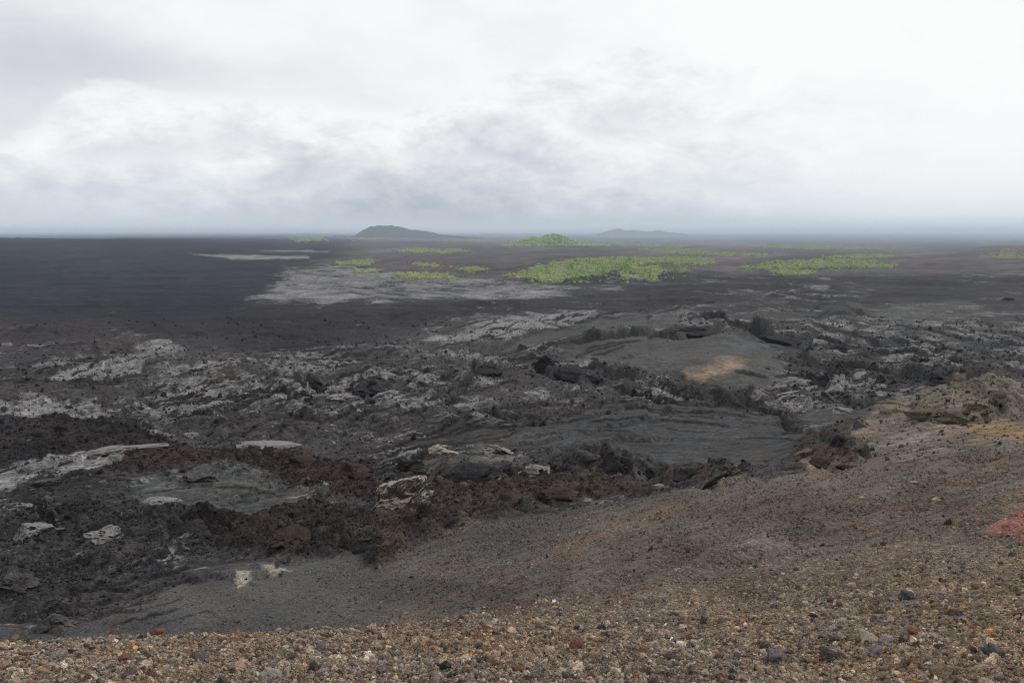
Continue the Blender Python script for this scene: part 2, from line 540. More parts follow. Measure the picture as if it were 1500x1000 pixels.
# distance from the grey basin on the left towards the brown flank on the right
bt = np.clip(sstep(PX + 1.6 * (PY - 800) + 60 * lown, 520, 1150), 0, 1)
sc = grey * (1 - bt[..., None]) + brown * bt[..., None]
stre = sstep(fbm((PX + 2.2 * PY) / 260, (PY + .42 * PX) / 26, 4, .5, 41), .02, .5) * sstep(PX, 420, 650)
sc = sc * (1 - .5 * stre[..., None]) + np.array((.150, .110, .078)) * (.5 * stre[..., None])
nt_ = sstep(DD, 13, 5.2) * sstep(lown, -1.2, .2)
nt_ = np.maximum(nt_, sstep(DD, 7.2, 6.0))
sc = sc * (1 - nt_[..., None]) + tan * nt_[..., None]
COL[:] = COL * (1 - SL[..., None]) + sc * SL[..., None]
PALE *= (1 - SL)
RUB *= (1 - SL)
AMP[:] = AMP * (1 - SL) + .10 * SL
for pts, c, s_, k_ in [
        ([(560, 800), (640, 812), (720, 830), (690, 850), (600, 838)], (.125, .095, .072), 24, .5),
        ([(800, 800), (900, 765), (1010, 725), (1030, 740), (930, 780), (840, 815)], (.155, .115, .082), 22, .45),
        ([(1432, 775), (1480, 748), (1560, 735), (1600, 790), (1470, 788)], (.23, .10, .075), 8, .8),
        ([(1000, 568), (1050, 552), (1092, 541), (1086, 551), (1050, 562), (1010, 571)], (.28, .205, .135), 13, .75),
        ([(340, 845), (372, 838), (360, 850), (345, 856)], (.30, .27, .23), 3, .9),
        ([(380, 832), (405, 826), (425, 833), (400, 838)], (.30, .26, .22), 3, .9),
        ([(1100, 640), (1150, 655), (1120, 672), (1090, 668)], (.06, .056, .052), 8, .5)]:
    m = (area(pts, s_, 2.2) * k_)[..., None]
    COL[:] = COL * (1 - m) + np.array(c, np.float32) * m

# ------------------------------------------------------------------ relief
H = np.zeros(PX.shape, np.float32)
LX, LY = Xg + 3 * fbm(Xg / 25, Yg / 25, 2, .5, 51), Yg + 6 * fbm(Xg / 25, Yg / 25, 2, .5, 57)
AF = AMP * (1 - SL) * (.24 + .34 * np.maximum(RUB, .0) + .22 * sstep(fbm(PX / 120, PY / 45, 3, .5, 58), -.1, .3))
FS = np.where(PX < 950, -1.0, 1.0)
lam, i = 260.0, 0
ROUGH = AF
while lam > .45:
    wgt = np.clip((lam / CELL - 1.8) / 1.6, 0, 1) * sstep(DD, lam * .9, lam * 2.2) if lam > 20 else np.clip((lam / CELL - 1.8) / 1.6, 0, 1)
    m = wgt > 0
    a = .050 * lam ** .93 if lam > 60 else (.075 if lam > 9 else .050) * lam ** .93
    n = perlin((LX[m] + .35 * LY[m] * FS[m]) / (lam * 1.5), LY[m] / lam, 60 + i)
    if i % 2:
        n = .55 - 2.0 * np.abs(n)
    else:
        n = n * .9
    H[m] += (a * wgt[m] * n * (ROUGH[m] if lam < 60 else .35 + .65 * ROUGH[m])).astype(np.float32)
    lam /= 1.72
    i += 1
# broken joints
for q, lam in enumerate((28., 11., 4.5, 1.9)):
    wgt = np.clip((lam / CELL - 5) / 5, 0, 1) * AF * FIELD
    m = wgt > .02
    n = np.abs(perlin(LX[m] / lam + .4 * perlin(LX[m] / lam * 2, LY[m] / lam * 2, 81 + q), LY[m] / (lam * 1.5), 71 + q))
    msk = sstep(perlin(LX[m] / (lam * 4), LY[m] / (lam * 4), 77 + q), -.15, .25)
    H[m] -= (.16 * lam ** .9 * wgt[m] * msk * sstep(n, .10, .015)).astype(np.float32)
ROPE = np.zeros(PX.shape, np.float32)
sy0 = np.clip((PY - 345) / 200, .14, 1.5)
FL = np.interp(PX, [-300, 0, 300, 700, 950, 1200, 1500, 1900], [-70, 0, 52, 126, 146, 122, 92, 50])
BB = PY + FL + 16 * sy0 * fbm(PX / 150, PY / 60, 3, .5, 201)
for q, (la, lb, am_) in enumerate(((200., 20., 15.), (120., 10., 8.0), (70., 5.5, 4.0))):
    msk = sstep(fbm(PX / 170, PY / 70, 3, .55, 205 + q), -.22, .12)
    n = perlin(PX / (la * sy0 ** .5), BB / (lb * sy0 ** .5 * .75), 210 + q) + .25 * perlin(PX / (la * .3), BB / (lb * .6), 215 + q)
    ROPE += ((np.abs(n) ** .6 * 1.5 - .6) * msk * (.5, .4, .3)[q]).astype(np.float32)
    H += (am_ * sy0 ** .5 * PIX * msk * np.clip(AF, 0, 1.1) * (np.abs(n) ** .6 * 1.5 - .6)).astype(np.float32)
H *= FIELD * (1 - .6 * SL)
# crusty blocks in the clinker
for lam in (.55, 1.1, 2.2, 4.5):
    wgt = np.clip((lam / CELL - 1.5) / 1.5, 0, 1) * RUB
    m = wgt > .01
    n = np.abs(perlin(Xg[m] / lam, Yg[m] / lam, 90 + int(lam * 4)))
    H[m] += (.15 * lam * wgt[m] * (sstep(n, .05, .5))).astype(np.float32)
# gentle humps on the cinder hill
m = SL > .01
H[m] += (SL[m] * (.10 * fbm(Xg[m] / 5, Yg[m] / 5, 3, .5, 101) * sstep(DD[m], 4, 14) + .02 * perlin(Xg[m] / .8, Yg[m] / .8, 102)
                  + .010 * perlin(Xg[m] / .22, Yg[m] / .22, 103) * sstep(DD[m], 30, 8))).astype(np.float32)
# tongues and furrows running down the flank
H[m] += (SL[m] * sstep(DD[m], 6, 16) * .52 * fbm((PX[m] + 2.2 * PY[m]) / 300, (PY[m] + .42 * PX[m]) / 26, 3, .5, 104)).astype(np.float32)


def scarp(pts, h, back=3.5, dig=.8, w=2.0, ys=2.0):
    """a broken step facing the viewer; pts run left to right along its foot, h in photo pixels at that distance"""
    mrg = max(h * back * 2.6, 12)
    a = np.array(pts, float)
    m = ((PX > a[:, 0].min() - mrg) & (PX < a[:, 0].max() + mrg) & (PY > a[:, 1].min() - mrg) & (PY < a[:, 1].max() + mrg * .6) & (FIELD > .2))
    if not m.any():
        return
    w = max(w, h * .38)
    jx = PX[m] + 3 * JN1[m] * min(1, h / 5)
    jy = PY[m] + 2.6 * JN2[m] * min(1, h / 5)
    d, sg = seg_d(jx, jy, pts, False, ys)
    d = d * -sg                       # positive beyond the line (further away)
    L = a[-1, 0] - a[0, 0]
    t = (jx - a[0, 0]) / max(L, 1)
    ends = sstep(t, -.03, .12) * sstep(t, 1.03, .88)
    up = sstep(d, -w * .3, w) * np.exp(-np.clip(d, 0, None) / (h * back))
    down = np.exp(-((d + w * .8) / (w * 1.3)) ** 2) * dig
    H[m] += (h * PIX[m] * ends * (up * (1 + .3 * JN2[m]) * sstep(d, mrg, mrg * .45) - down)).astype(np.float32)
    # freshly broken dark blocks lie along the foot
    RUB[m] = np.maximum(RUB[m], (.35 if h > 6 else 0) * ends * np.exp(-((d + w * .2) / (w * 1.6)) ** 2) * min(1, h / 7))


JN1 = fbm(PX / 18, PY / 22, 3, .5, 111)
JN2 = fbm(PX / 20, PY / 26, 3, .5, 117)


def mound(cx, cy, rx, ry, h, rot=0.0, p=1.0, jag=.25):
    mrg = max(rx, ry) * 1.6
    m = (np.abs(PX - cx) < mrg) & (np.abs(PY - cy) < mrg) & (FIELD > .2)
    c, s = math.cos(rot), math.sin(rot)
    x, y = PX[m] - cx, PY[m] - cy
    u, v_ = (x * c - y * s) / rx, (x * s + y * c) / ry
    r = np.sqrt(u * u + v_ * v_) + jag * JN1[m] * .6
    H[m] += (h * PIX[m] * (1 - sstep(r, 0, 1)) ** p).astype(np.float32)


mound(1020, 540, 165, 50, 24, .10, .7, .05)           # ash covered dome
mound(900, 490, 90, 24, 8, .2, 1, .1)
mound(1240, 464, 48, 13, 22, 0, .8, .05)              # little cinder cone
mound(660, 690, 70, 26, 10, .1)
mound(575, 742, 62, 16, 10, .35)
mound(880, 690, 70, 22, 15, -.1, 1, .3)
mound(150, 545, 80, 16, 6)
mound(330, 700, 120, 30, 8)
mound(820, 560, 70, 18, 8)
mound(1415, 590, 95, 34, 17, .1)
mound(40, 785, 36, 20, 9)
mound(140, 786, 34, 14, 7)
mound(10, 850, 40, 26, 12)
for s_ in [
        ([(850, 508), (890, 503), (940, 494), (966, 486)], 5), ([(966, 487), (990, 494), (1010, 491), (1040, 488), (1072, 478)], 7),
        ([(1012, 480), (1040, 476), (1068, 476)], 5), ([(1098, 480), (1125, 490), (1150, 500), (1175, 504), (1196, 497)], 12),
        ([(838, 552), (900, 558), (960, 574), (1020, 582), (1080, 586), (1132, 583)], 9), ([(1130, 586), (1150, 580), (1178, 576)], 6),
        ([(790, 545), (815, 556), (850, 562), (885, 560)], 15), ([(1100, 590), (1136, 602), (1162, 622), (1196, 633)], 5),
        ([(1320, 546), (1350, 558), (1390, 566), (1425, 566), (1455, 552)], 16), ([(1196, 560), (1215, 574), (1240, 572)], 9),
        ([(1235, 590), (1258, 596), (1275, 588)], 9), ([(1170, 515), (1200, 530), (1232, 528)], 8), ([(1205, 545), (1225, 556), (1238, 552)], 8),
        ([(250, 626), (275, 622), (350, 608), (385, 590), (440, 577), (470, 577)], 6), ([(205, 612), (300, 598), (385, 575), (440, 568)], 4),
        ([(420, 612), (480, 616), (540, 604)], 5), ([(500, 616), (560, 602), (620, 594), (660, 575), (700, 552)], 6),
        ([(560, 612), (640, 598), (690, 572)], 4), ([(700, 606), (780, 612), (840, 602), (880, 590)], 6),
        ([(640, 700), (668, 702), (700, 694), (745, 692), (800, 690)], 11), ([(800, 690), (850, 684), (870, 690), (905, 694)], 13),
        ([(900, 660), (935, 676), (962, 694)], 6), ([(22, 724), (48, 716), (80, 706)], 10), ([(560, 700), (590, 704), (618, 694)], 8),
        ([(590, 672), (620, 672), (660, 664)], 5), ([(55, 745), (68, 770), (84, 786)], 9), ([(110, 792), (140, 797), (168, 790)], 7),
        ([(120, 768), (200, 778), (280, 776), (330, 786)], 6), ([(280, 770), (340, 782), (400, 768)], 8), ([(460, 812), (510, 800), (560, 794)], 6),
        ([(520, 748), (560, 762), (610, 756)], 6), ([(640, 770), (670, 762), (700, 752)], 5), ([(600, 790), (640, 786), (690, 776)], 4),
        ([(430, 560), (450, 572), (478, 566)], 10), ([(512, 566), (535, 580), (562, 572)], 10), ([(690, 540), (712, 552), (735, 544)], 8),
        ([(60, 920), (90, 925), (110, 922)], 7), ([(165, 925), (185, 921), (205, 915)], 5), ([(0, 868), (20, 874), (40, 866)], 8),
        ([(100, 880), (140, 872), (190, 858)], 4), ([(150, 850), (200, 842), (240, 832)], 4), ([(20, 905), (60, 895), (110, 890)], 4),
        ([(1335, 596), (1345, 612), (1390, 616), (1440, 614), (1472, 600)], 12), ([(1200, 640), (1235, 660), (1262, 650), (1272, 636)], 9),
        ([(1190, 682), (1220, 688), (1250, 684), (1268, 676)], 7), ([(1010, 712), (1050, 712), (1100, 700)], 9), ([(1110, 712), (1125, 710), (1145, 704)], 3),
        ([(320, 660), (380, 655), (420, 662), (460, 668)], 5), ([(150, 612), (190, 616), (230, 628)], 4), ([(330, 545), (380, 540), (420, 548)], 5),
        ([(140, 558), (200, 560), (250, 552)], 5), ([(600, 530), (660, 520), (720, 508)], 5), ([(620, 560), (660, 548), (700, 540)], 4),
        ([(1000, 600), (1060, 608), (1110, 618)], 2.5), ([(920, 590), (980, 596), (1040, 598)], 3), ([(1280, 505), (1350, 515), (1430, 530)], 4),
        ([(1250, 470), (1290, 474), (1330, 480)], 4), ([(1180, 498), (1240, 506), (1290, 520)], 4), ([(900, 470), (960, 466), (1020, 470)], 3)]:
    scarp(*s_)
# many smaller broken edges following the run of the flows
r2 = random.Random(5)
for i in range(330):
    py = 425 + 430 * r2.random() ** 1.35
    px = r2.uniform(-60, 1560)
    if py > 700 - max(0, (px - 500)) * .05 and px > 600:
        continue
    if px > 1150 and py > 600:
        continue
    if 860 < px < 1150 and (500 < py < 565 or py > 590):
        continue
    if px < 450 and py < 480:
        continue
    sz = np.clip((py - 395) / 110, .25, 1.5)
    L = r2.uniform(24, 95) * sz
    ang = (r2.gauss(.16, .10) if px < 950 else r2.gauss(-.14, .10))
    n = 4
    pts = [(px + L * t / n, py - L * t / n * ang + r2.gauss(0, 1.6 * sz)) for t in range(n + 1)]
    scarp(pts, r2.uniform(1.4, 4.6) * sz, 3.0, .8, 1.3)

def fissure(pts, w, depth, lip=0.0):
    """a long narrow crack or the sunken seam between two folds, its shade painted near black into the colour"""
    a = np.array(pts, float)
    mrg = 8 * w + 6
    m = ((PX > a[:, 0].min() - mrg) & (PX < a[:, 0].max() + mrg) & (PY > a[:, 1].min() - mrg) & (PY < a[:, 1].max() + mrg) & (FIELD > .2))
    if not m.any():
        return
    d, sg = seg_d(PX[m] + 2.5 * JN1[m] * w, PY[m] + 1.2 * JN2[m] * w, pts, False, 1.6)
    L = a[-1, 0] - a[0, 0]
    t = (PX[m] - a[0, 0]) / max(L, 1)
    e = sstep(t, -.02, .15) * sstep(t, 1.02, .85) * (.65 + .5 * JN2[m])
    d = -d * sg                        # positive on the far side
    cut = np.exp(-((d + .5 * w) / (.9 * w)) ** 2) * e
    roll = sstep(d, -.2 * w, .9 * w) * np.exp(-np.clip(d, 0, None) / (4.5 * w)) * e * sstep(d, 8 * w, 5 * w)
    k = PIX[m] * w
    H[m] += (k * (lip * 1.7 * roll - depth * .45 * cut)).astype(np.float32)
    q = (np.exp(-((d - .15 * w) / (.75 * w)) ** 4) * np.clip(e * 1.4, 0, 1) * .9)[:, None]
    COL[m] = COL[m] * (1 - q) + np.array((.017, .016, .017), np.float32) * q  # near-black shade laid into the ground colour along the crack
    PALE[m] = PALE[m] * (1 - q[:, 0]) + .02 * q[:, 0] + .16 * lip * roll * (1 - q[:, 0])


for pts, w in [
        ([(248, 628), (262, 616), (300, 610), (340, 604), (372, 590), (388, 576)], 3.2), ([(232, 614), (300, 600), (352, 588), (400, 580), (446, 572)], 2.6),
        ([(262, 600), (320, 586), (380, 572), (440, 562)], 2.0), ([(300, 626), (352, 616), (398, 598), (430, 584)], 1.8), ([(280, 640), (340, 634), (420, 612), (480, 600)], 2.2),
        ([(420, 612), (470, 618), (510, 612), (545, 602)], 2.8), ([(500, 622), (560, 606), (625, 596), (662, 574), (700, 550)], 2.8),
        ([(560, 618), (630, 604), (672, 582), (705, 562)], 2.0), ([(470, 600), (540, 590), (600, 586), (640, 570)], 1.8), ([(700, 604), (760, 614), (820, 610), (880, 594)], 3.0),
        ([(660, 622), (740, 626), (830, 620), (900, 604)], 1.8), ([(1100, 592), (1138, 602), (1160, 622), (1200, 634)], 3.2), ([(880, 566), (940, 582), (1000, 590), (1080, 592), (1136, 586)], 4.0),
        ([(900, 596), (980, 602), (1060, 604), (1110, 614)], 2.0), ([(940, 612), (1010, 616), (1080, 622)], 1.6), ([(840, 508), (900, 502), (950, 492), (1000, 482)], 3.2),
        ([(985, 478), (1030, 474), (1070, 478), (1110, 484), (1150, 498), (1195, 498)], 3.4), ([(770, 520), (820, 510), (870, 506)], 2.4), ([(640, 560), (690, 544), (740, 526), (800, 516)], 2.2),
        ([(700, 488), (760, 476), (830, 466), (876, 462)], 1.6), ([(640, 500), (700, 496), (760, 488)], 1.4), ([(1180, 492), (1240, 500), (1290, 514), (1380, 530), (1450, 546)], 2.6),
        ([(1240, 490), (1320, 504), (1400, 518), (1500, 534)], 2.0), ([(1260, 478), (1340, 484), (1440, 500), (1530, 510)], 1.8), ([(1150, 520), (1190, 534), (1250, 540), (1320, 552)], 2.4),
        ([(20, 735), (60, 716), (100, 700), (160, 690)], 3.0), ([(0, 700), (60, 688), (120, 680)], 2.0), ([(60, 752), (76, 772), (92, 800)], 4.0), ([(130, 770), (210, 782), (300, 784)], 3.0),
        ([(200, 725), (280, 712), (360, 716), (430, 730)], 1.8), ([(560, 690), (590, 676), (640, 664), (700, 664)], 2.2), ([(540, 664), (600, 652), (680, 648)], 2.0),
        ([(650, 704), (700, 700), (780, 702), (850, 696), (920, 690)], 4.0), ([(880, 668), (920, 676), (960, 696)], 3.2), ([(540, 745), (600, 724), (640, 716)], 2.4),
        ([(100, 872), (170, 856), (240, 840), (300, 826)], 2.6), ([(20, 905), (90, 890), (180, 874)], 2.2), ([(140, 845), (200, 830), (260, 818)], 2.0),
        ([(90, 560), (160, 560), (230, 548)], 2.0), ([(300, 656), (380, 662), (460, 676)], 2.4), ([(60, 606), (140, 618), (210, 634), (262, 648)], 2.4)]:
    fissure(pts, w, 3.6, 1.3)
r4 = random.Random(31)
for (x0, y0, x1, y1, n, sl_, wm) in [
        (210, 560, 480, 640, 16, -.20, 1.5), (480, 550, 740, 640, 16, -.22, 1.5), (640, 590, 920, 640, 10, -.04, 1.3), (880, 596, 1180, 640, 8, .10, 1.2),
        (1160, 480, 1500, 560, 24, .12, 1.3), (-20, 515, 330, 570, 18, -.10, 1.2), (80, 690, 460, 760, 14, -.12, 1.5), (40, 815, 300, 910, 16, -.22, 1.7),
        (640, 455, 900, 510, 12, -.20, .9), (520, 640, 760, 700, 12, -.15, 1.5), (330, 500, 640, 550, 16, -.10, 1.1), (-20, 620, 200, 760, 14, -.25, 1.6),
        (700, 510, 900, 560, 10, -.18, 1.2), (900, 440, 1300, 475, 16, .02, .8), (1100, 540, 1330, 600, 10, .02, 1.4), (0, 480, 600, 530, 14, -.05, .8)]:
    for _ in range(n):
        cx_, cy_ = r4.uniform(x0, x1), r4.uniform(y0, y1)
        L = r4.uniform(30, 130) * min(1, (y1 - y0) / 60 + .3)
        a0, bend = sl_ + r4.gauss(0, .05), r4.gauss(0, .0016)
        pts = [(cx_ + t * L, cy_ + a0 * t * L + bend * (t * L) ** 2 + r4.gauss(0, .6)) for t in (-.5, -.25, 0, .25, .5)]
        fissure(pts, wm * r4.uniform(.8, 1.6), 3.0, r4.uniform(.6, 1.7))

# broad rises further out: the big wooded kipuka and the wooded cone, the distant cones
FARG = FIELD


def far_hill(cx, cy, rx, ry, h, p=1.0, jag=.1):
    m = (np.abs(PX - cx) < rx * 1.4) & (np.abs(PY - cy) < ry * 1.6) & (DD > 900)
    u, v_ = (PX[m] - cx) / rx, (PY[m] - cy) / ry
    r = np.sqrt(u * u + v_ * v_) + jag * perlin(PX[m] / 14, PY[m] / 5, 130)
    H[m] += (h * PIX[m] * (1 - sstep(r, 0, 1)) ** p).astype(np.float32)


far_hill(905, 397, 180, 18, 15, .8)
far_hill(1190, 390, 110, 7, 3)
far_hill(1500, 370, 100, 5, 7, .9)

# no thin spires: loose rock cannot stand steeper than this
ZZ = Zb + H
for _ in range(2):
    for j in range(1, NR):
        np.minimum(ZZ[j], ZZ[j - 1] + 2.0 * (YR[j] - YR[j - 1]), out=ZZ[j])
    for j in range(NR - 2, -1, -1):
        np.minimum(ZZ[j], ZZ[j + 1] + 1.2 * (YR[j + 1] - YR[j]) + 0 * H[j], out=ZZ[j])
    for i in range(1, NC):
        np.minimum(ZZ[:, i], ZZ[:, i - 1] + 1.5 * dxc[:, i], out=ZZ[:, i])
    for i in range(NC - 2, -1, -1):
        np.minimum(ZZ[:, i], ZZ[:, i + 1] + 1.5 * dxc[:, i], out=ZZ[:, i])
H = (ZZ - Zb).astype(np.float32)
PX0, PY0 = PX, PY
fw = np.maximum(Yg * CP - ZZ * SP, 0.2)
PX = CX + FPX * Xg / fw
PY = CY - FPX * (Yg * SP + ZZ * CP) / fw
# colours: silvery crust breaks up along the flow
fb = (sstep(PY, 480, 430) * FIELD)[..., None]
COL *= 1 + fb * (.75 * fbm(PX / 130, (PY + .04 * PX) / 5.5, 4, .6, 181) + .5 * fbm(PX / 24, PY / 2.2, 3, .6, 183))[..., None]
hv = (1 + .55 * fbm(PX / 160, PY / 60, 3, .5, 161))[..., None]
COL *= hv
tone = fbm(PX / 90, PY / 30, 3, .5, 171)[..., None]
COL *= 1 + np.array((.10, .02, -.06)) * tone * 1.2
COL[:] = np.clip(COL, .010, .6)
PALE = np.clip(PALE + sstep(PALE, .02, .15) * .45 * ROPE, 0, 1) * (1 - SL)  # rope tops paler, creases darker: shading put into the crust colour

Z = Zb + H


def sample(arr, x, y):
    x, y = np.asarray(x, float), np.asarray(y, float)
    fj = np.interp(y, YR, np.arange(NR))
    fi = np.interp(x / (y + Y0), UCOL, np.arange(NC))
    j = np.clip(fj.astype(int), 0, NR - 2)
    i = np.clip(fi.astype(int), 0, NC - 2)
    a, b = fi - i, fj - j
    if arr.ndim == 3:
        a, b = a[..., None], b[..., None]
    return (arr[j, i] * (1 - a) * (1 - b) + arr[j, i + 1] * a * (1 - b) + arr[j + 1, i] * (1 - a) * b + arr[j + 1, i + 1] * a * b)


def ground(px, py, dmin=0.0, surf=None):
    """where the view ray through a photo pixel first meets the ground"""
    d = np.exp(np.linspace(math.log(max(dmin, 1.2)), math.log(150000), 1700))
    den = FPX * CP + (CY - py) * SP
    s = (-FPX * SP + (CY - py) * CP) / den
    u = (px - CX) / den
    z = sample(Z if surf is None else surf, u * d, d)
    hit = np.nonzero(z >= s * d)[0]
    k = hit[0] if len(hit) else len(d) - 1
    if k > 0:
        d0, d1 = d[k - 1], d[k]
        g0, g1 = z[k - 1] - s * d0, z[k] - s * d1
        t = -g0 / (g1 - g0) if g1 != g0 else 0
        dd = d0 + (d1 - d0) * min(max(t, 0), 1)
    else:
        dd = d[0]
    return u * dd, dd


# ------------------------------------------------------------------ materials
def principled(name, rough=.9, spec=.06):
    mt = bpy.data.materials.new(name)
    mt.use_nodes = True
    N = NT(mt.node_tree)
    b = mt.node_tree.nodes['Principled BSDF']
    b.inputs['Roughness'].default_value = rough
    b.inputs['Specular IOR Level'].default_value = spec
    return mt, N, b


def crust(N, P, c, dens, g, sc, face):
    """silvery glassy crust that survives in torn sheets, faded on steep faces to put their shade into the colour"""
    mp = N.new('ShaderNodeMapping')
    mp.inputs['Rotation'].default_value = (0, 0, R(-32))
    mp.inputs['Scale'].default_value = (1.0, .62, 1.6)
    N.l.new(P, mp.inputs['Vector'])
    n = N.noise(mp.outputs[0], sc, 13, .74, .25).outputs[0]
    k = N.noise(P, sc * 14, 6, .7).outputs[0]
    m = N.m('ADD', N.m('MULTIPLY', n, .72), N.m('MULTIPLY', k, .28))
    thr = N.m('MULTIPLY_ADD', dens, -.26, .605)
    d = N.m('SUBTRACT', m, thr)
    f = N.rng(d, -.005, .035, smooth=True)
    f = N.m('MULTIPLY', f, N.rng(dens, .003, .04))
    tone = N.rng(d, .0, .16, .35, 1.0)
    f = N.m('MULTIPLY', f, tone)
    if face:
        f = N.m('MULTIPLY', f, N.rng(N.sep(g.outputs['Normal'])[2], face, face + .45, smooth=True))  # steep faces lose the pale crust, shade put into the colour
    pc = N.mixc(N.rng(k, .35, .65), (.115, .114, .118, 1), (.275, .268, .264, 1))
    return N.mixc(f, c, pc)


def ground_mat(name, kind):
    mt, N, b = principled(name, .88)
    at = N.new('ShaderNodeAttribute', attribute_name='albedo')
    g = N.new('ShaderNodeNewGeometry')
    P = g.outputs['Position']
    c = at.outputs['Color']
    if kind == 'cinder':
        v1 = N.vor(P, 24, 1)
        v2 = N.vor(P, 9, 1)
        n1 = N.noise(P, 5.0, 5, .6).outputs[0]
        n2 = N.noise(P, 60, 3, .6).outputs[0]
        r1 = N.sep(v1.outputs['Color'])[0]
        r2_ = N.sep(v2.outputs['Color'])[1]
        f = N.m('ADD', N.rng(r1, .0, 1.0, .62, 1.25), N.rng(r1, .88, 1.0, 0, .9))
        f = N.m('MULTIPLY', f, N.rng(r2_, 0, 1, .72, 1.3))
        f = N.m('MULTIPLY', f, N.rng(n1, .25, .75, .7, 1.3))
        hgt = N.m('ADD', N.m('MULTIPLY', v1.outputs['Distance'], -.03), N.m('MULTIPLY', v2.outputs['Distance'], -.05))
        hgt = N.m('ADD', hgt, N.m('MULTIPLY', n2, .01))
        bs, bd = .9, 1.0
    elif kind == 'lava':
        n1 = N.noise(P, .55, 6, .68).outputs[0]
        n2 = N.noise(P, 2.6, 5, .65).outputs[0]
        v1 = N.vor(P, 1.5, 1)
        c = crust(N, P, c, at.outputs['Alpha'], g, .045, .45)
        r1 = N.sep(v1.outputs['Color'])[0]
        n3 = N.noise(P, .11, 7, .7).outputs[0]
        f = N.m('MULTIPLY', N.rng(n1, .3, .7, .45, 1.6), N.rng(n2, .3, .7, .6, 1.45))
        f = N.m('MULTIPLY', f, N.rng(r1, 0, 1, .7, 1.3))
        f = N.m('MULTIPLY', f, N.rng(n3, .3, .7, .65, 1.4))
        hgt = N.m('ADD', N.m('MULTIPLY', n1, .9), N.m('MULTIPLY', n2, .30))
        hgt = N.m('ADD', hgt, N.m('MULTIPLY', v1.outputs['Distance'], -.10))
        bs, bd = .85, 1.0
    else:
        n1 = N.noise(P, .05, 6, .7).outputs[0]
        n2 = N.noise(P, .012, 5, .65).outputs[0]
        c = crust(N, P, c, at.outputs['Alpha'], g, .016, .0)
        f = N.m('MULTIPLY', N.rng(n1, .25, .75, .55, 1.45), N.rng(n2, .3, .7, .75, 1.25))
        hgt = N.m('MULTIPLY', n1, 5.0)
        bs, bd = .6, 1.0
    col = N.mixc(1.0, c, N.comb(f, f, f), 'MULTIPLY')
    N.l.new(col, b.inputs['Base Color'])
    bp = N.new('ShaderNodeBump')
    bp.inputs['Strength'].default_value = bs
    bp.inputs['Distance'].default_value = bd
    N.l.new(hgt, bp.inputs['Height'])
    N.l.new(bp.outputs[0], b.inputs['Normal'])
    return mt


M_cinder = ground_mat('loose_cinder', 'cinder')
M_lava = ground_mat('lava_crust', 'lava')
M_plain = ground_mat('far_lava', 'plain')

# ------------------------------------------------------------------ ground sheet in three pieces that share their edges
idx = np.arange(NR * NC, dtype=np.int32).reshape(NR, NC)
quad = np.stack([idx[:-1, :-1], idx[:-1, 1:], idx[1:, 1:], idx[1:, :-1]], -1).reshape(-1, 4)
slc = (SL[:-1, :-1] > .5).ravel()
dq = DD[:-1, :-1].ravel()
near = slc | (dq < 28)
far = (PY[:-1, :-1].ravel() + 6 * w1[:-1, :-1].ravel() < 452) & (dq > 400)
V = np.stack([Xg, Yg, Z], -1).reshape(-1, 3).astype(np.float32)
C4 = np.concatenate([COL, PALE[..., None] + .001], -1).reshape(-1, 4).astype(np.float32)
# shared normals so the three sheets join without a crease
px_, py_ = np.gradient(V.reshape(NR, NC, 3), axis=1), np.gradient(V.reshape(NR, NC, 3), axis=0)


def mesh_from(name, v_, f_, mat, cols=None, smooth=True):
    me = bpy.data.meshes.new(name)
    k_ = f_.shape[1]
    me.vertices.add(len(v_))
    me.vertices.foreach_set('co', np.ascontiguousarray(v_, np.float32).ravel())
    me.loops.add(len(f_) * k_)
    me.loops.foreach_set('vertex_index', np.ascontiguousarray(f_, np.int32).ravel())
    me.polygons.add(len(f_))
    me.polygons.foreach_set('loop_start', np.arange(0, len(f_) * k_, k_, dtype=np.int32))
    me.polygons.foreach_set('use_smooth', np.full(len(f_), smooth))
    if cols is not None:
        ca = me.color_attributes.new('albedo', 'FLOAT_COLOR', 'POINT')
        ca.data.foreach_set('color', np.ascontiguousarray(cols, np.float32).ravel())
    me.materials.append(mat)
    me.update()
    return me


def link(name, data, label=None, cat=None, group=None, kind=None, parent=None):
    o = bpy.data.objects.new(name, data)
    scene.collection.objects.link(o)
    if label:
        o['label'] = label
    if cat:
        o['category'] = cat
    if group:
        o['group'] = group
    if kind:
        o['kind'] = kind
    if parent:
        o.parent = parent
    return o


for name, sel, mat, lab in (
        ('cinder_slope', near, M_cinder, 'slope of loose brown and grey volcanic cinders falling to the left'),
        ('lava_field', ~near & ~far, M_lava, 'rugged dark lava field with silvery crusts and red brown clinker'),
        ('plain', far & ~near, M_plain, 'wide flat lava plain running to the horizon, dark at left and purple brown at right')):
    q = quad[sel]
    used, inv = np.unique(q, return_inverse=True)
    me = mesh_from(name, V[used], inv.reshape(-1, 4), mat, C4[used])
    link(name, me, lab, kind='structure')

# ------------------------------------------------------------------ distant cones
M_hill, Nh, bh = principled('distant_hill_ground', .95)
gh = Nh.new('ShaderNodeNewGeometry')
nh = Nh.noise(gh.outputs['Position'], .006, 6, .65).outputs[0]
Nh.l.new(Nh.mixc(Nh.rng(nh, .4, .65), (.050, .043, .044, 1), (.075, .072, .058, 1)), bh.inputs['Base Color'])
M_hgreen, Nh, bh = principled('distant_green_hill_ground', .95)
gh = Nh.new('ShaderNodeNewGeometry')
nh = Nh.noise(gh.outputs['Position'], .004, 6, .65).outputs[0]
Nh.l.new(Nh.mixc(Nh.rng(nh, .4, .65), (.05, .075, .045, 1), (.10, .13, .06, 1)), bh.inputs['Base Color'])


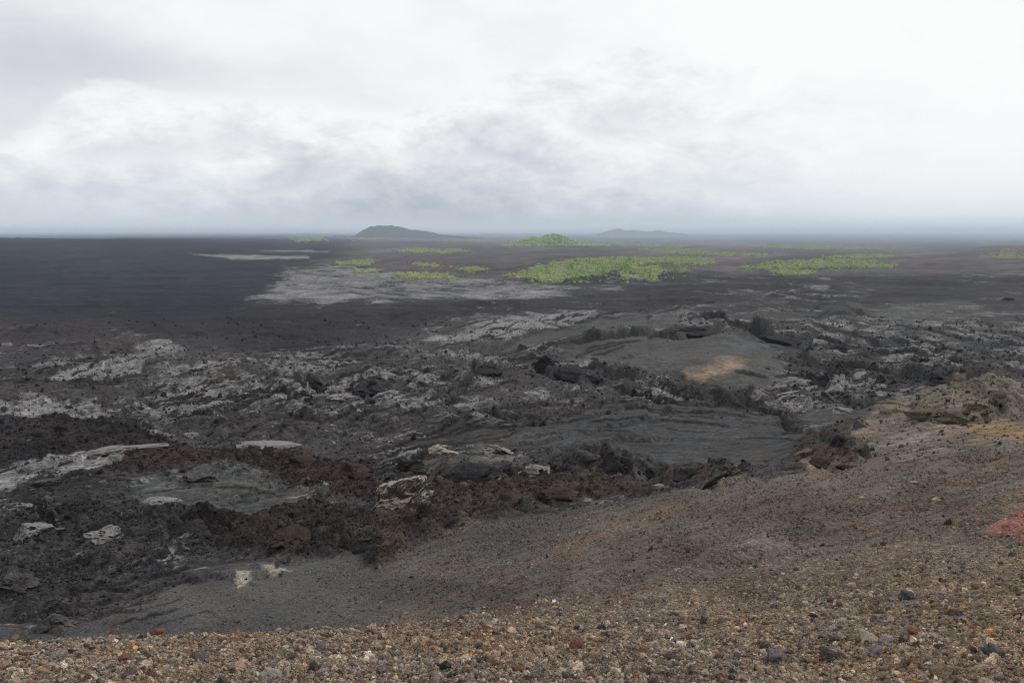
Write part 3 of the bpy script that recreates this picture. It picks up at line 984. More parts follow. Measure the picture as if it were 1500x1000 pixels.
def hill(name, cx, foot, D, prof, depth, mat, label, seed):
    """prof: (photo x, height in photo px) along the skyline; a rounded ridge of real depth"""
    D = ground(cx, foot, 900, Zb)[1]
    ppm = D / FPX
    xs = np.linspace(prof[0][0], prof[-1][0], 150)
    hs = np.interp(xs, [p[0] for p in prof], [p[1] for p in prof])
    k_ = np.exp(-.5 * (np.arange(-4, 5) / 1.8) ** 2)
    hs = np.convolve(np.pad(hs, 4, mode='edge'), k_ / k_.sum(), 'valid')
    v_ = np.linspace(-1, 1, 60)
    A, B = np.meshgrid(xs, v_, indexing='ij')
    X = (A - CX) * ppm
    Yy = D + B * depth * (.6 + .4 * np.interp(A, xs, hs) / hs.max())
    env = np.cos(B * np.pi / 2) ** 1.2
    zz = np.interp(A, xs, hs) * ppm * env
    zz *= 1 + .16 * fbm(A / 16 + seed, B * 2.2, 4, .55, seed, ridge=True)
    zz += slope_of(foot) * D - .0015 * D
    n0, n1 = A.shape
    ii = np.arange(n0 * n1).reshape(n0, n1)
    q = np.stack([ii[:-1, :-1], ii[1:, :-1], ii[1:, 1:], ii[:-1, 1:]], -1).reshape(-1, 4)
    me = mesh_from(name, np.stack([X, Yy, zz], -1).reshape(-1, 3), q, mat)
    return link(name, me, label, kind='structure')


hill('hill', 580, 348.5, 11000, [(505, 0), (522, 5), (535, 12), (546, 17), (556, 18.5), (566, 17), (574, 18), (588, 16), (600, 12.5), (612, 12), (630, 10),
                              (648, 6), (690, 3), (730, 0)], 700, M_hill, 'distant dark twin-topped cinder cone on the horizon left of centre', 3)
hill('hill', 940, 346.5, 24000, [(850, 0), (875, 5), (896, 10.5), (904, 12.5), (914, 9.5), (930, 10.5), (944, 8), (955, 8.5), (962, 10.5), (970, 8), (985, 7),
                               (1000, 5), (1050, 3), (1100, 1), (1140, 0)], 1500, M_hgreen, 'faint chain of small blue green cones on the hazy horizon', 5)
HGp = [(722, 0), (745, 3), (762, 9), (780, 13), (790, 12), (800, 15), (810, 17), (822, 15), (835, 10), (848, 6), (880, 3), (920, 0)]
hg = hill('hill', 810, 361, 5600, HGp, 330, M_hgreen, 'low wooded cone standing alone beyond the big green patch', 8)
hill('hill', 1600, 365, 6400, [(1380, 0), (1425, 2.5), (1450, 5.5), (1470, 6.5), (1500, 6), (1560, 8), (1640, 7), (1800, 0)], 500, M_hill,
     'low dark brown rise at the far right edge of the plain', 9)

# ------------------------------------------------------------------ geometry nodes: scatter of shaped stones / crowns
def scatter(name, pts, scl, rot, var, tint, mat, shape, label, kind='stuff', parent=None, sub=2, nvar=5):
    n = len(pts)
    me = bpy.data.meshes.new(name)
    me.vertices.add(n)
    me.vertices.foreach_set('co', np.asarray(pts, np.float32).ravel())
    for nm, typ, arr, key in (('scl', 'FLOAT_VECTOR', scl, 'vector'), ('rot', 'FLOAT_VECTOR', rot, 'vector'),
                              ('var', 'INT', var, 'value'), ('tint', 'FLOAT_COLOR', tint, 'color')):
        at = me.attributes.new(nm, typ, 'POINT')
        at.data.foreach_set(key, np.ascontiguousarray(arr).astype(np.int32 if typ == 'INT' else np.float32).ravel())
    me.materials.append(mat)
    o = link(name, me, label, kind=kind, parent=parent)
    ng = bpy.data.node_groups.new(name + '_nodes', 'GeometryNodeTree')
    ng.interface.new_socket('Geometry', in_out='INPUT', socket_type='NodeSocketGeometry')
    ng.interface.new_socket('Geometry', in_out='OUTPUT', socket_type='NodeSocketGeometry')
    N = ng.nodes
    L = ng.links
    gi, go = N.new('NodeGroupInput'), N.new('NodeGroupOutput')
    g2i = N.new('GeometryNodeGeometryToInstance')
    for i_ in range(nvar):
        ic = N.new('GeometryNodeMeshIcoSphere')
        ic.inputs['Radius'].default_value = .5
        ic.inputs['Subdivisions'].default_value = sub
        cur = ic.outputs['Mesh']
        for sc_, st in shape:
            sp = N.new('GeometryNodeSetPosition')
            ns = N.new('ShaderNodeTexNoise')
            ps = N.new('GeometryNodeInputPosition')
            ad = N.new('ShaderNodeVectorMath')
            ad.operation = 'ADD'
            ad.inputs[1].default_value = (i_ * 7.3, i_ * 3.1, i_ * 5.7)
            L.new(ps.outputs[0], ad.inputs[0])
            L.new(ad.outputs[0], ns.inputs['Vector'])
            ns.inputs['Scale'].default_value = sc_
            ns.inputs['Detail'].default_value = 2
            sb = N.new('ShaderNodeVectorMath')
            sb.operation = 'SUBTRACT'
            sb.inputs[1].default_value = (.5, .5, .5)
            L.new(ns.outputs['Color'], sb.inputs[0])
            ml = N.new('ShaderNodeVectorMath')
            ml.operation = 'SCALE'
            ml.inputs['Scale'].default_value = st
            L.new(sb.outputs[0], ml.inputs[0])
            L.new(cur, sp.inputs['Geometry'])
            L.new(ml.outputs[0], sp.inputs['Offset'])
            cur = sp.outputs[0]
        sm = N.new('GeometryNodeSetMaterial')
        sm.inputs['Material'].default_value = mat
        L.new(cur, sm.inputs['Geometry'])
        L.new(sm.outputs[0], g2i.inputs[0])

    def att(nm, typ):
        a_ = N.new('GeometryNodeInputNamedAttribute')
        a_.data_type = typ
        a_.inputs['Name'].default_value = nm
        return a_.outputs['Attribute']
    iop = N.new('GeometryNodeInstanceOnPoints')
    L.new(gi.outputs[0], iop.inputs['Points'])
    L.new(g2i.outputs[0], iop.inputs['Instance'])
    iop.inputs['Pick Instance'].default_value = True
    L.new(att('var', 'INT'), iop.inputs['Instance Index'])
    L.new(att('rot', 'FLOAT_VECTOR'), iop.inputs['Rotation'])
    L.new(att('scl', 'FLOAT_VECTOR'), iop.inputs['Scale'])
    L.new(iop.outputs[0], go.inputs[0])
    md = o.modifiers.new('scatter', 'NODES')
    md.node_group = ng
    return o


def stone_mat(name, inst=True, col=None, scale=1.0):
    mt, N, b = principled(name, .92)
    t = N.new('ShaderNodeTexCoord')
    oc = t.outputs['Object'] if not inst else None
    g = N.new('ShaderNodeNewGeometry')
    P = g.outputs['Position']
    n1 = N.noise(P, 38 * scale, 5, .7).outputs[0]
    v1 = N.vor(P, 120 * scale, 1)
    f = N.m('MULTIPLY', N.rng(n1, .25, .75, .55, 1.45), N.rng(v1.outputs['Distance'], .1, .55, .75, 1.12))
    if inst:
        at = N.new('ShaderNodeAttribute', attribute_name='tint', attribute_type='INSTANCER')
        c = at.outputs['Color']
    else:
        c = N.mixc(N.rng(N.noise(P, 16 * scale, 3, .6).outputs[0], .4, .62), col, tuple(x * .55 + .45 * y for x, y in zip(col, (.14, .12, .10, 1))))
    N.l.new(N.mixc(1.0, c, N.comb(f, f, f), 'MULTIPLY'), b.inputs['Base Color'])
    bp = N.new('ShaderNodeBump')
    bp.inputs['Strength'].default_value = .8
    bp.inputs['Distance'].default_value = .02 / scale
    N.l.new(N.m('ADD', n1, N.m('MULTIPLY', v1.outputs['Distance'], .5)), bp.inputs['Height'])
    N.l.new(bp.outputs[0], b.inputs['Normal'])
    return mt


M_gravel = stone_mat('scoria_gravel')
M_rubble = stone_mat('clinker_rubble', True, None, .08)
rg = np.random.default_rng(11)
SHAPE = [(1.6, .85), (4.5, .42)]


def pick_tint(n, pal, wts, jit=.25):
    k_ = rg.choice(len(pal), n, p=np.array(wts) / sum(wts))
    c = np.array(pal)[k_]
    c = c * np.exp(rg.normal(0, jit, (n, 1))) * np.exp(rg.normal(0, .022, (n, 3)))
    return np.concatenate([np.clip(c, .01, .7), np.ones((n, 1))], 1)


PAL = [(.31, .243, .178), (.42, .34, .26), (.21, .162, .125), (.10, .086, .078), (.24, .135, .095), (.37, .225, .12), (.26, .22, .19), (.52, .44, .36)]


def stones(n, d0, d1, u0, u1, med, sig, lo, hi, wts, power=1.0):
    """screen-even spread of stones over the visible slope between two distances"""
    ds = np.exp(np.linspace(math.log(d0), math.log(d1), 400))
    out_x, out_y = [], []
    nb = 24
    for b in range(nb):
        ua, ub = u0 + (u1 - u0) * b / nb, u0 + (u1 - u0) * (b + 1) / nb
        uu = (ua + ub) / 2
        s = sample(Z, uu * ds, ds) / ds
        run = np.maximum.accumulate(s)
        dpy = np.maximum(np.diff(run), 0) * FPX + .010 * np.diff(np.log(ds)) * 300
        cdf = np.concatenate([[0], np.cumsum(dpy)])
        m_ = int(n / nb)
        yy = np.interp(rg.random(m_) * cdf[-1], cdf, ds)
        out_y.append(yy)
        out_x.append(rg.uniform(ua, ub, m_) * yy)
    x, y = np.concatenate(out_x), np.concatenate(out_y)
    szp = med * np.exp(rg.normal(0, sig, len(x)))
    size = np.clip(szp * (np.minimum(1, 4 / y) ** .6 if med > 2 else 1) * y / FPX, lo, hi)
    keep = sample(SL, x, y) > rg.random(len(x))
    if med > 2:
        keep &= rg.random(len(x)) < sstep(np.log(y), math.log(19), math.log(5.5)) ** 1.6
    if med < 2:
        pxx = CX + FPX * x / y
        keep &= rg.random(len(x)) < np.maximum(.12 + .88 * sstep(pxx, 380, 800), sstep(y, 9, 7))
    x, y, size = x[keep], y[keep], size[keep]
    n = len(x)
    z = sample(Z, x, y) + size * rg.uniform(-.05, .22, n)
    scl = size[:, None] * np.stack([rg.uniform(.8, 1.35, n), rg.uniform(.8, 1.35, n), rg.uniform(.55, .95, n)], 1)
    rot = rg.uniform(0, 6.28, (n, 3)) * (.35, .35, 1)
    return np.stack([x, y, z], 1), scl, rot, rg.integers(0, 5, n), x, y, size


# the bed of gravel at the viewer's feet
p, s_, r_, v_, x, y, sz = stones(300000, 2.3, 20, -1.2, 1.2, 2.2, .68, .003, .055, None)
gt = pick_tint(len(p), PAL, [36, 15, 27, 12, 3.5, 2.5, 11, 2], .24)
pa, pb = fbm(x / .55, y / .7, 3, .6, 301)[:, None], fbm(x / .9, y / 1.3, 2, .5, 305)[:, None]
gt[:, :3] *= np.exp(.55 * pa) * (1 + np.maximum(pb, -.1) * np.array((.22, .0, -.28)))
gt = np.clip(gt, .01, 1)
scatter('gravel', p, s_, r_, v_, gt, M_gravel, SHAPE,
        'bed of mixed tan, grey and rust scoria gravel at the bottom of the picture', sub=3)
# stones over the flank, coloured like the ground they lie on, some paler
p, s_, r_, v_, x, y, sz = stones(180000, 6.5, 62, -.9, .95, 1.35, .55, .01, .24, None)
tg = sample(COL, x, y)
lf = rg.random(len(x))[:, None]
tt = tg * np.exp(rg.normal(.28, .28, (len(x), 1)))
tt = np.where(lf > .965, tg * 1.6 + .06, tt)
tt = np.where(lf < .05, tg * .5, tt)
scatter('slope_gravel', p, s_, r_, v_, np.concatenate([np.clip(tt, .01, .6), np.ones((len(x), 1))], 1), M_gravel, SHAPE,
        'fine brown and grey cinders strewn over the flank on the right', sub=2)

# clinker rubble in the lava field
def rubble(n, seed):
    g_ = np.random.default_rng(seed)
    px = g_.uniform(-80, 1560, n * 4)
    py = 470 + 440 * g_.random(n * 4) ** .85
    # photo position -> ground by looking up the base surface column by column
    ds = np.exp(np.linspace(math.log(28), math.log(900), 500))
    xs, ys = [], []
    edges = np.linspace(-80, 1560, 60)
    for a, b in zip(edges[:-1], edges[1:]):
        m_ = (px >= a) & (px < b)
        uu = ((a + b) / 2 - CX) / FPX
        s = base_z(uu * ds, ds) / ds
        run = np.maximum.accumulate(s)
        den = FPX * CP + (CY - py[m_]) * SP
        sl_ = (-FPX * SP + (CY - py[m_]) * CP) / den
        yy = np.interp(sl_, run + np.arange(len(run)) * 1e-9, ds)
        ys.append(yy)
        xs.append((px[m_] - CX) / den * yy)
    x, y = np.concatenate(xs), np.concatenate(ys)
    rb = sample(RUB, x, y)
    am = sample(AMP, x, y) * (1 - sample(SL, x, y))
    keep = g_.random(len(x)) < rb * .8 + am ** 2 * .15
    x, y = x[keep][:n], y[keep][:n]
    return x, y


x, y = rubble(60000, 3)
n = len(x)
size = np.clip(2.3 * np.exp(rg.normal(0, .5, n)) * y / FPX, .10, 2.4)
z = sample(Z, x, y) + size * rg.uniform(-.15, .12, n)
scl = size[:, None] * np.stack([rg.uniform(.8, 1.7, n), rg.uniform(.8, 1.5, n), rg.uniform(.5, .95, n)], 1)
tg = sample(COL, x, y)
tt = np.minimum(tg, .07) * np.exp(rg.normal(0, .35, (n, 1)))
scatter('clinker', np.stack([x, y, z], 1), scl, rg.uniform(0, 6.28, (n, 3)) * (.5, .5, 1), rg.integers(0, 5, n),
        np.concatenate([np.clip(tt, .01, .3), np.ones((n, 1))], 1), M_rubble, [(1.6, .8), (4.0, .35)],
        'loose blocks of dark and red brown clinker scattered over the lava field', sub=2)

# ------------------------------------------------------------------ woods
M_leaf, Nl, bl = principled('scrub_foliage', .7)
at = Nl.new('ShaderNodeAttribute', attribute_name='tint', attribute_type='INSTANCER')
gg = Nl.new('ShaderNodeNewGeometry')
nn = Nl.noise(gg.outputs['Position'], .8, 3, .6).outputs[0]
ff = Nl.rng(nn, .3, .7, .8, 1.2)
Nl.l.new(Nl.mixc(1.0, at.outputs['Color'], Nl.comb(ff, ff, ff), 'MULTIPLY'), bl.inputs['Base Color'])
GP = [(.23, .32, .12), (.27, .36, .13), (.175, .26, .115), (.20, .29, .12), (.30, .38, .135)]


def wood(poly, label, n, size, wts, parent_z=None, name='woodland', lift=0.0, soft=.12):
    a = np.array(poly, float)
    g_ = np.random.default_rng(int(a.sum()) % 9999)
    n4 = n * 14
    px = g_.uniform(a[:, 0].min() - 6, a[:, 0].max() + 6, n4)
    py = g_.uniform(a[:, 1].min() - 2, a[:, 1].max() + 2, n4)
    sp = (g_.random(len(px)) < .16) * 1.0
    jx = px + 10 * fbm(px / 22, py / 7, 3, .6, 7) + sp * g_.normal(0, 9, len(px))
    jy = py + 3 * fbm(px / 18, py / 6, 3, .6, 9) + sp * g_.normal(0, 2.2, len(px))
    m_ = inside(jx, jy, poly)
    gap = fbm(px / 7, py / 2.6, 3, .6, 15)
    m_ &= (gap > -.30)
    px, py = px[m_][:int(n * 3.6)], py[m_][:int(n * 3.6)]
    ds = np.exp(np.linspace(math.log(700), math.log(40000), 900))
    xs, ys = np.zeros(len(px)), np.zeros(len(px))
    bins = np.linspace(px.min() - 1, px.max() + 1, 30)
    for a_, b_ in zip(bins[:-1], bins[1:]):
        mm = (px >= a_) & (px < b_)
        if not mm.any():
            continue
        uu = ((a_ + b_) / 2 - CX) / FPX
        run = np.maximum.accumulate(sample(Zb, uu * ds, ds) / ds) + np.arange(len(ds)) * 1e-9
        den = FPX * CP + (CY - py[mm]) * SP
        sl_ = (-FPX * SP + (CY - py[mm]) * CP) / den
        ys[mm] = np.interp(sl_, run, ds)
        xs[mm] = (px[mm] - CX) / den * ys[mm]
    n_ = len(xs)
    zg = sample(Z, xs, ys)
    sz_ = size * 1.1 * np.exp(g_.normal(0, .38, n_))
    scl_ = sz_[:, None] * np.stack([g_.uniform(.9, 1.3, n_), g_.uniform(.9, 1.3, n_), g_.uniform(.6, 1.0, n_)], 1)
    k_ = g_.choice(5, n_, p=np.array(wts) / sum(wts))
    cl = fbm(px / 26, py / 8, 3, .5, 13)[:, None]
    ti = np.array(GP)[k_] * np.exp(g_.normal(.06, .17, (n_, 1))) * np.exp(.6 * cl)
    sz_ *= .38
    scl_ = scl_ * .38
    o = scatter(name, np.stack([xs, ys, zg + scl_[:, 2] * .32], 1), scl_, g_.uniform(0, 6.28, (n_, 3)) * (.1, .1, 1),
                g_.integers(0, 5, n_), np.concatenate([np.clip(ti, .01, .3), np.ones((n_, 1))], 1), M_leaf, [(2.2, .9), (6.0, .75)],
                label, sub=2)
    return o


A_, B_ = [30, 20, 25, 20, 5], [15, 35, 5, 10, 35]
wood([(735, 404), (800, 396), (860, 386), (930, 379), (1000, 375), (1040, 378), (1050, 385), (1020, 392), (960, 400), (905, 405), (860, 410), (800, 413), (765, 408)],
     'large bright green wood covering a low rise in the middle of the plain', 9000, 7.5, A_)
wood([(905, 407), (960, 401), (985, 404), (960, 411), (915, 412)], 'thin yellow green strip of scrub under the large wood', 500, 6.5, B_)
wood([(990, 402), (1006, 399), (1012, 403), (995, 406)], 'tiny pale tuft of scrub right of the large wood', 60, 6, B_)
wood([(1080, 393), (1130, 386), (1200, 379), (1250, 380), (1312, 386), (1305, 393), (1220, 394), (1150, 395)],
     'long narrow green wood right of the large one', 3000, 7.5, A_)
wood([(1132, 397), (1165, 394), (1200, 398), (1180, 402), (1140, 402)], 'small yellow green strip in front of the long narrow wood', 420, 6.5, B_)
wood([(1200, 376), (1260, 372), (1305, 373), (1310, 377), (1250, 379)], 'pale yellow green strip just behind the long narrow wood', 1000, 7.5, B_)
wood([(1435, 375), (1470, 371), (1600, 370), (1640, 378), (1470, 379)], 'green strip below the dark rise at the right edge', 1500, 8, B_)
wood([(578, 404), (600, 400), (650, 402), (672, 407), (640, 410), (595, 408)], 'bright green wood on the edge of the lavender lava flow', 1000, 6.5, [25, 30, 10, 15, 20])
wood([(665, 394), (695, 392), (716, 396), (690, 399)], 'small yellow green patch above and right of the bright one', 350, 6.5, B_)
wood([(602, 387), (630, 386), (650, 388), (630, 391)], 'thin short green streak on the brown plain', 260, 7, B_)
wood([(560, 366), (610, 364), (660, 364), (690, 367), (660, 371), (600, 369)], 'long thin green strip on the brown plain below the dark cone', 1600, 9, B_)
wood([(488, 384), (510, 383), (535, 381), (552, 380), (545, 386), (520, 389), (495, 387)], 'ragged green patch at the tip of the lavender flow', 500, 7, A_)
wood([(518, 396), (550, 396), (555, 399), (525, 400)], 'faint low strip of scrub at the top of the lavender flow', 240, 6.5, B_)
wood([(418, 347), (440, 344), (475, 346), (482, 353), (450, 354), (425, 352)], 'hazy green patch close to the horizon at left', 700, 16, A_)
wood([(500, 349), (530, 348), (556, 351), (520, 352)], 'hazy thin green strip left of the dark cone', 400, 14, B_)
wood([(625, 350), (700, 348), (760, 352), (700, 355)], 'hazy green strip leading to the wooded cone', 1100, 14, A_)
wood([(930, 365), (985, 363), (1060, 369), (1130, 372), (1125, 376), (1040, 374), (960, 370)], 'thin green strip running right behind the large wood', 1600, 9, B_)
wood([(1090, 358), (1180, 359), (1290, 362), (1330, 365), (1200, 366), (1110, 363)], 'long hazy green belt far out at right', 2600, 13, A_)
wood([(850, 353), (930, 356), (1010, 360), (990, 363), (900, 359)], 'hazy green belt right of the wooded cone', 1300, 13, A_)
# the wooded cone itself
g_ = np.random.default_rng(77)
me = hg.data
co = np.zeros(len(me.vertices) * 3, np.float32)
me.vertices.foreach_get('co', co)
co = co.reshape(-1, 3)
zb_ = slope_of(361) * ground(810, 361, 900, Zb)[1] * 1.0
kk = g_.integers(0, len(co), 30000)
pp = co[kk] + g_.normal(0, 9, (30000, 3)) * (1, 1, 0)
pp = pp[pp[:, 2] > zb_ + 3]
n_ = len(pp)
sz_ = 9.5 * np.exp(g_.normal(0, .35, n_))
scatter('woodland', pp + np.stack([0 * sz_, 0 * sz_, sz_ * .25], 1), sz_[:, None] * np.stack([g_.uniform(.9, 1.3, n_)] * 2 + [g_.uniform(.7, 1.1, n_)], 1),
        g_.uniform(0, 6.28, (n_, 3)) * (.1, .1, 1), g_.integers(0, 5, n_),
        np.concatenate([np.array(GP)[g_.choice(5, n_, p=[.3, .22, .22, .2, .06])] * np.exp(g_.normal(0, .2, (n_, 1))), np.ones((n_, 1))], 1),
        M_leaf, [(2.2, .7), (6.0, .45)], 'green wood covering the lone cone beyond the large wood', sub=1)

# ------------------------------------------------------------------ single rocks
def ico(sub):
    t = (1 + 5 ** .5) / 2
    v_ = [(-1, t, 0), (1, t, 0), (-1, -t, 0), (1, -t, 0), (0, -1, t), (0, 1, t), (0, -1, -t), (0, 1, -t), (t, 0, -1), (t, 0, 1), (-t, 0, -1), (-t, 0, 1)]
    f_ = [(0, 11, 5), (0, 5, 1), (0, 1, 7), (0, 7, 10), (0, 10, 11), (1, 5, 9), (5, 11, 4), (11, 10, 2), (10, 7, 6), (7, 1, 8), (3, 9, 4), (3, 4, 2),
          (3, 2, 6), (3, 6, 8), (3, 8, 9), (4, 9, 5), (2, 4, 11), (6, 2, 10), (8, 6, 7), (9, 8, 1)]
    v_ = [np.array(a, float) / np.linalg.norm(a) for a in v_]
    for _ in range(sub):
        cache, nf = {}, []

        def mid(a, b):
            k_ = (min(a, b), max(a, b))
            if k_ not in cache:
                c = v_[a] + v_[b]
                v_.append(c / np.linalg.norm(c))
                cache[k_] = len(v_) - 1
            return cache[k_]
        for a, b, c in f_:
            ab, bc, ca = mid(a, b), mid(b, c), mid(c, a)
            nf += [(a, ab, ca), (b, bc, ab), (c, ca, bc), (ab, bc, ca)]
        f_ = nf
    return np.array(v_), np.array(f_)


ICO = {k_: ico(k_) for k_ in (3, 4, 5)}


def n3(p_, f, s):
    x, y, z = p_[:, 0] * f, p_[:, 1] * f, p_[:, 2] * f
    return (perlin(x + .37 * z, y + .61 * z, s) + perlin(y + 31.7 + .5 * x, z - 12.3, s + 1) + perlin(z + 5.1, x - 7.7 + .4 * y, s + 2)) / 1.7


def rock_mesh(name, seed, mat, sub=3, lump=.38, knob=.16, grit=.05, facets=5, sx=1.0, sy=1.0, szz=.7, skirt=False):
    v_, f_ = ICO[sub]
    g_ = np.random.default_rng(seed)
    r = 1 + lump * n3(v_, 1.1, seed) + knob * (1 - 2 * np.abs(n3(v_, 2.6, seed + 5))) + grit * n3(v_, 8, seed + 9)
    p_ = v_ * r[:, None]
    for _ in range(facets):                       # broken faces
        d = g_.normal(0, 1, 3)
        d /= np.linalg.norm(d)
        o_ = g_.uniform(.62, .9)
        h_ = p_ @ d
        ex = np.maximum(h_ - o_, 0)
        p_ -= (ex * .82)[:, None] * d
    if sub >= 4:
        p_ *= (1 + grit * .8 * (1 - 2 * np.abs(n3(v_, 15, seed + 13))))[:, None]
    if skirt:
        p_[:, :2] *= (1 + .75 * np.clip(.25 - p_[:, 2], 0, 1))[:, None]
    p_ *= (.5 * sx, .5 * sy, .5 * szz)
    return mesh_from(name, p_, f_, mat)


# colours of scoria lumps
SC = {'rust red': (.17, .072, .052, 1), 'dark grey': (.070, .068, .070, 1), 'pale tan': (.36, .30, .22, 1), 'purple grey': (.15, .12, .13, 1),
      'orange': (.34, .18, .085, 1), 'brown': (.16, .115, .08, 1), 'light grey': (.27, .255, .24, 1), 'pinkish': (.32, .21, .165, 1)}
SM = {k_: stone_mat('scoria_' + k_.replace(' ', '_'), False, c) for k_, c in SC.items()}
SHP = [dict(lump=.42, knob=.20, facets=3), dict(lump=.30, knob=.10, facets=7), dict(lump=.5, knob=.28, facets=2), dict(lump=.34, knob=.16, facets=5, szz=.5),
       dict(lump=.4, knob=.2, facets=4, sx=1.35), dict(lump=.38, knob=.24, facets=3, sx=1.2, szz=.85)]
SMESH = {}
for k_ in SC:
    for i_ in range(6):
        SMESH[k_, i_] = rock_mesh('scoria_lump', 300 + i_ * 7, SM[k_], 3, **SHP[i_])

NOTABLE = [  # photo x, y, size px, colour, shape, label
    (228, 931, 19, 'rust red', 0, 'dark rust red scoria lump on the gravel edge at left'),
    (184, 968, 20, 'rust red', 2, 'rust red scoria lump in the gravel near the lower left corner'),
    (62, 986, 15, 'orange', 4, 'orange scoria pebble near the bottom left corner'),
    (288, 968, 18, 'dark grey', 5, 'upright dark grey scoria lump at lower left'),
    (346, 979, 28, 'pinkish', 3, 'broad flat pinkish lava stone at the lower left'),
    (396, 993, 34, 'light grey', 1, 'big pale grey stone cut by the bottom edge left of centre'),
    (472, 953, 20, 'purple grey', 0, 'purple grey scoria lump left of centre'),
    (428, 966, 18, 'dark grey', 1, 'rounded dark grey stone between pink and purple lumps'),
    (376, 949, 11, 'rust red', 1, 'small red scoria lump above the broad pinkish stone'),
    (325, 942, 14, 'dark grey', 0, 'dark blue grey stone behind the pinkish one'),
    (84, 966, 26, 'light grey', 2, 'clump of light grey scoria near the left edge'),
    (185, 994, 24, 'dark grey', 3, 'dark stone cut by the bottom edge at left'),
    (560, 985, 20, 'purple grey', 2, 'lumpy purple grey scoria near the bottom, left of centre'),
    (648, 972, 16, 'pale tan', 4, 'pale tan elongated scoria lump near bottom centre'),
    (700, 950, 15, 'dark grey', 5, 'dark grey scoria lump just left of centre'),
    (760, 982, 22, 'rust red', 3, 'flat reddish stone near bottom centre'),
    (845, 948, 22, 'rust red', 0, 'deep red brown scoria lump right of centre'),
    (900, 985, 17, 'pale tan', 1, 'pale tan block right of bottom centre'),
    (984, 966, 18, 'dark grey', 0, 'dark knobbly stone on the orange tinted gravel'),
    (966, 954, 12, 'light grey', 1, 'light grey pebble behind the dark knobbly stone'),
    (1138, 968, 30, 'purple grey', 2, 'wide bluish grey scoria cluster right of centre'),
    (1217, 964, 22, 'dark grey', 5, 'dark lump with open pores at lower right'),
    (1284, 960, 24, 'purple grey', 0, 'bluish lump at lower right beside a pale slab'),
    (1272, 938, 34, 'pale tan', 3, 'wide pale tan slab of crusted cinder at lower right'),
    (1300, 940, 20, 'light grey', 2, 'light grey knobbly lump right of the tan slab'),
    (1340, 928, 20, 'rust red', 4, 'reddish elongated lump at right'),
    (1375, 990, 26, 'brown', 5, 'brown mossy looking lump near bottom right'),
    (1455, 960, 28, 'dark grey', 2, 'large rough dark lump by the right edge'),
    (1400, 900, 18, 'dark grey', 1, 'dark stone on the flank near the right edge'),
    (1330, 877, 20, 'dark grey', 0, 'black brown scoria lump up the flank at right'),
    (1260, 877, 14, 'brown', 4, 'brown scoria lump left of the black brown one'),
    (1060, 912, 18, 'dark grey', 3, 'flat dark stone among the cinders right of centre'),
    (958, 883, 16, 'brown', 4, 'elongated brown lump at the top edge of the tan gravel'),
    (1110, 872, 14, 'brown', 0, 'brown lump on the upper gravel right of centre'),
    (1372, 734, 12, 'pale tan', 1, 'single pale stone alone high on the flank at right'),
    (1338, 708, 11, 'light grey', 3, 'light grey stone high on the flank beyond the pale one'),
    (1090, 806, 9, 'dark grey', 1, 'small dark stone low on the middle of the flank'),
    (1262, 730, 8, 'pale tan', 1, 'tiny pale stone on the middle of the flank'),
]
GRP = 'scoria lumps lying on the cinder slope'
placed = []


def put_stone(px, py, size, colr, shp, label, g_):
    x, y = ground(px, py)
    s = size * y / FPX * 1.05
    z = float(sample(Z, x, y))
    o = link('scoria_lump', SMESH[colr, shp], label, 'stone', GRP)
    o.location = (x, y, z + s * .14)
    o.scale = (s, s, s)
    o.rotation_euler = (g_.gauss(0, .25), g_.gauss(0, .25), g_.uniform(0, 6.28))
    placed.append((px, py, size, label))


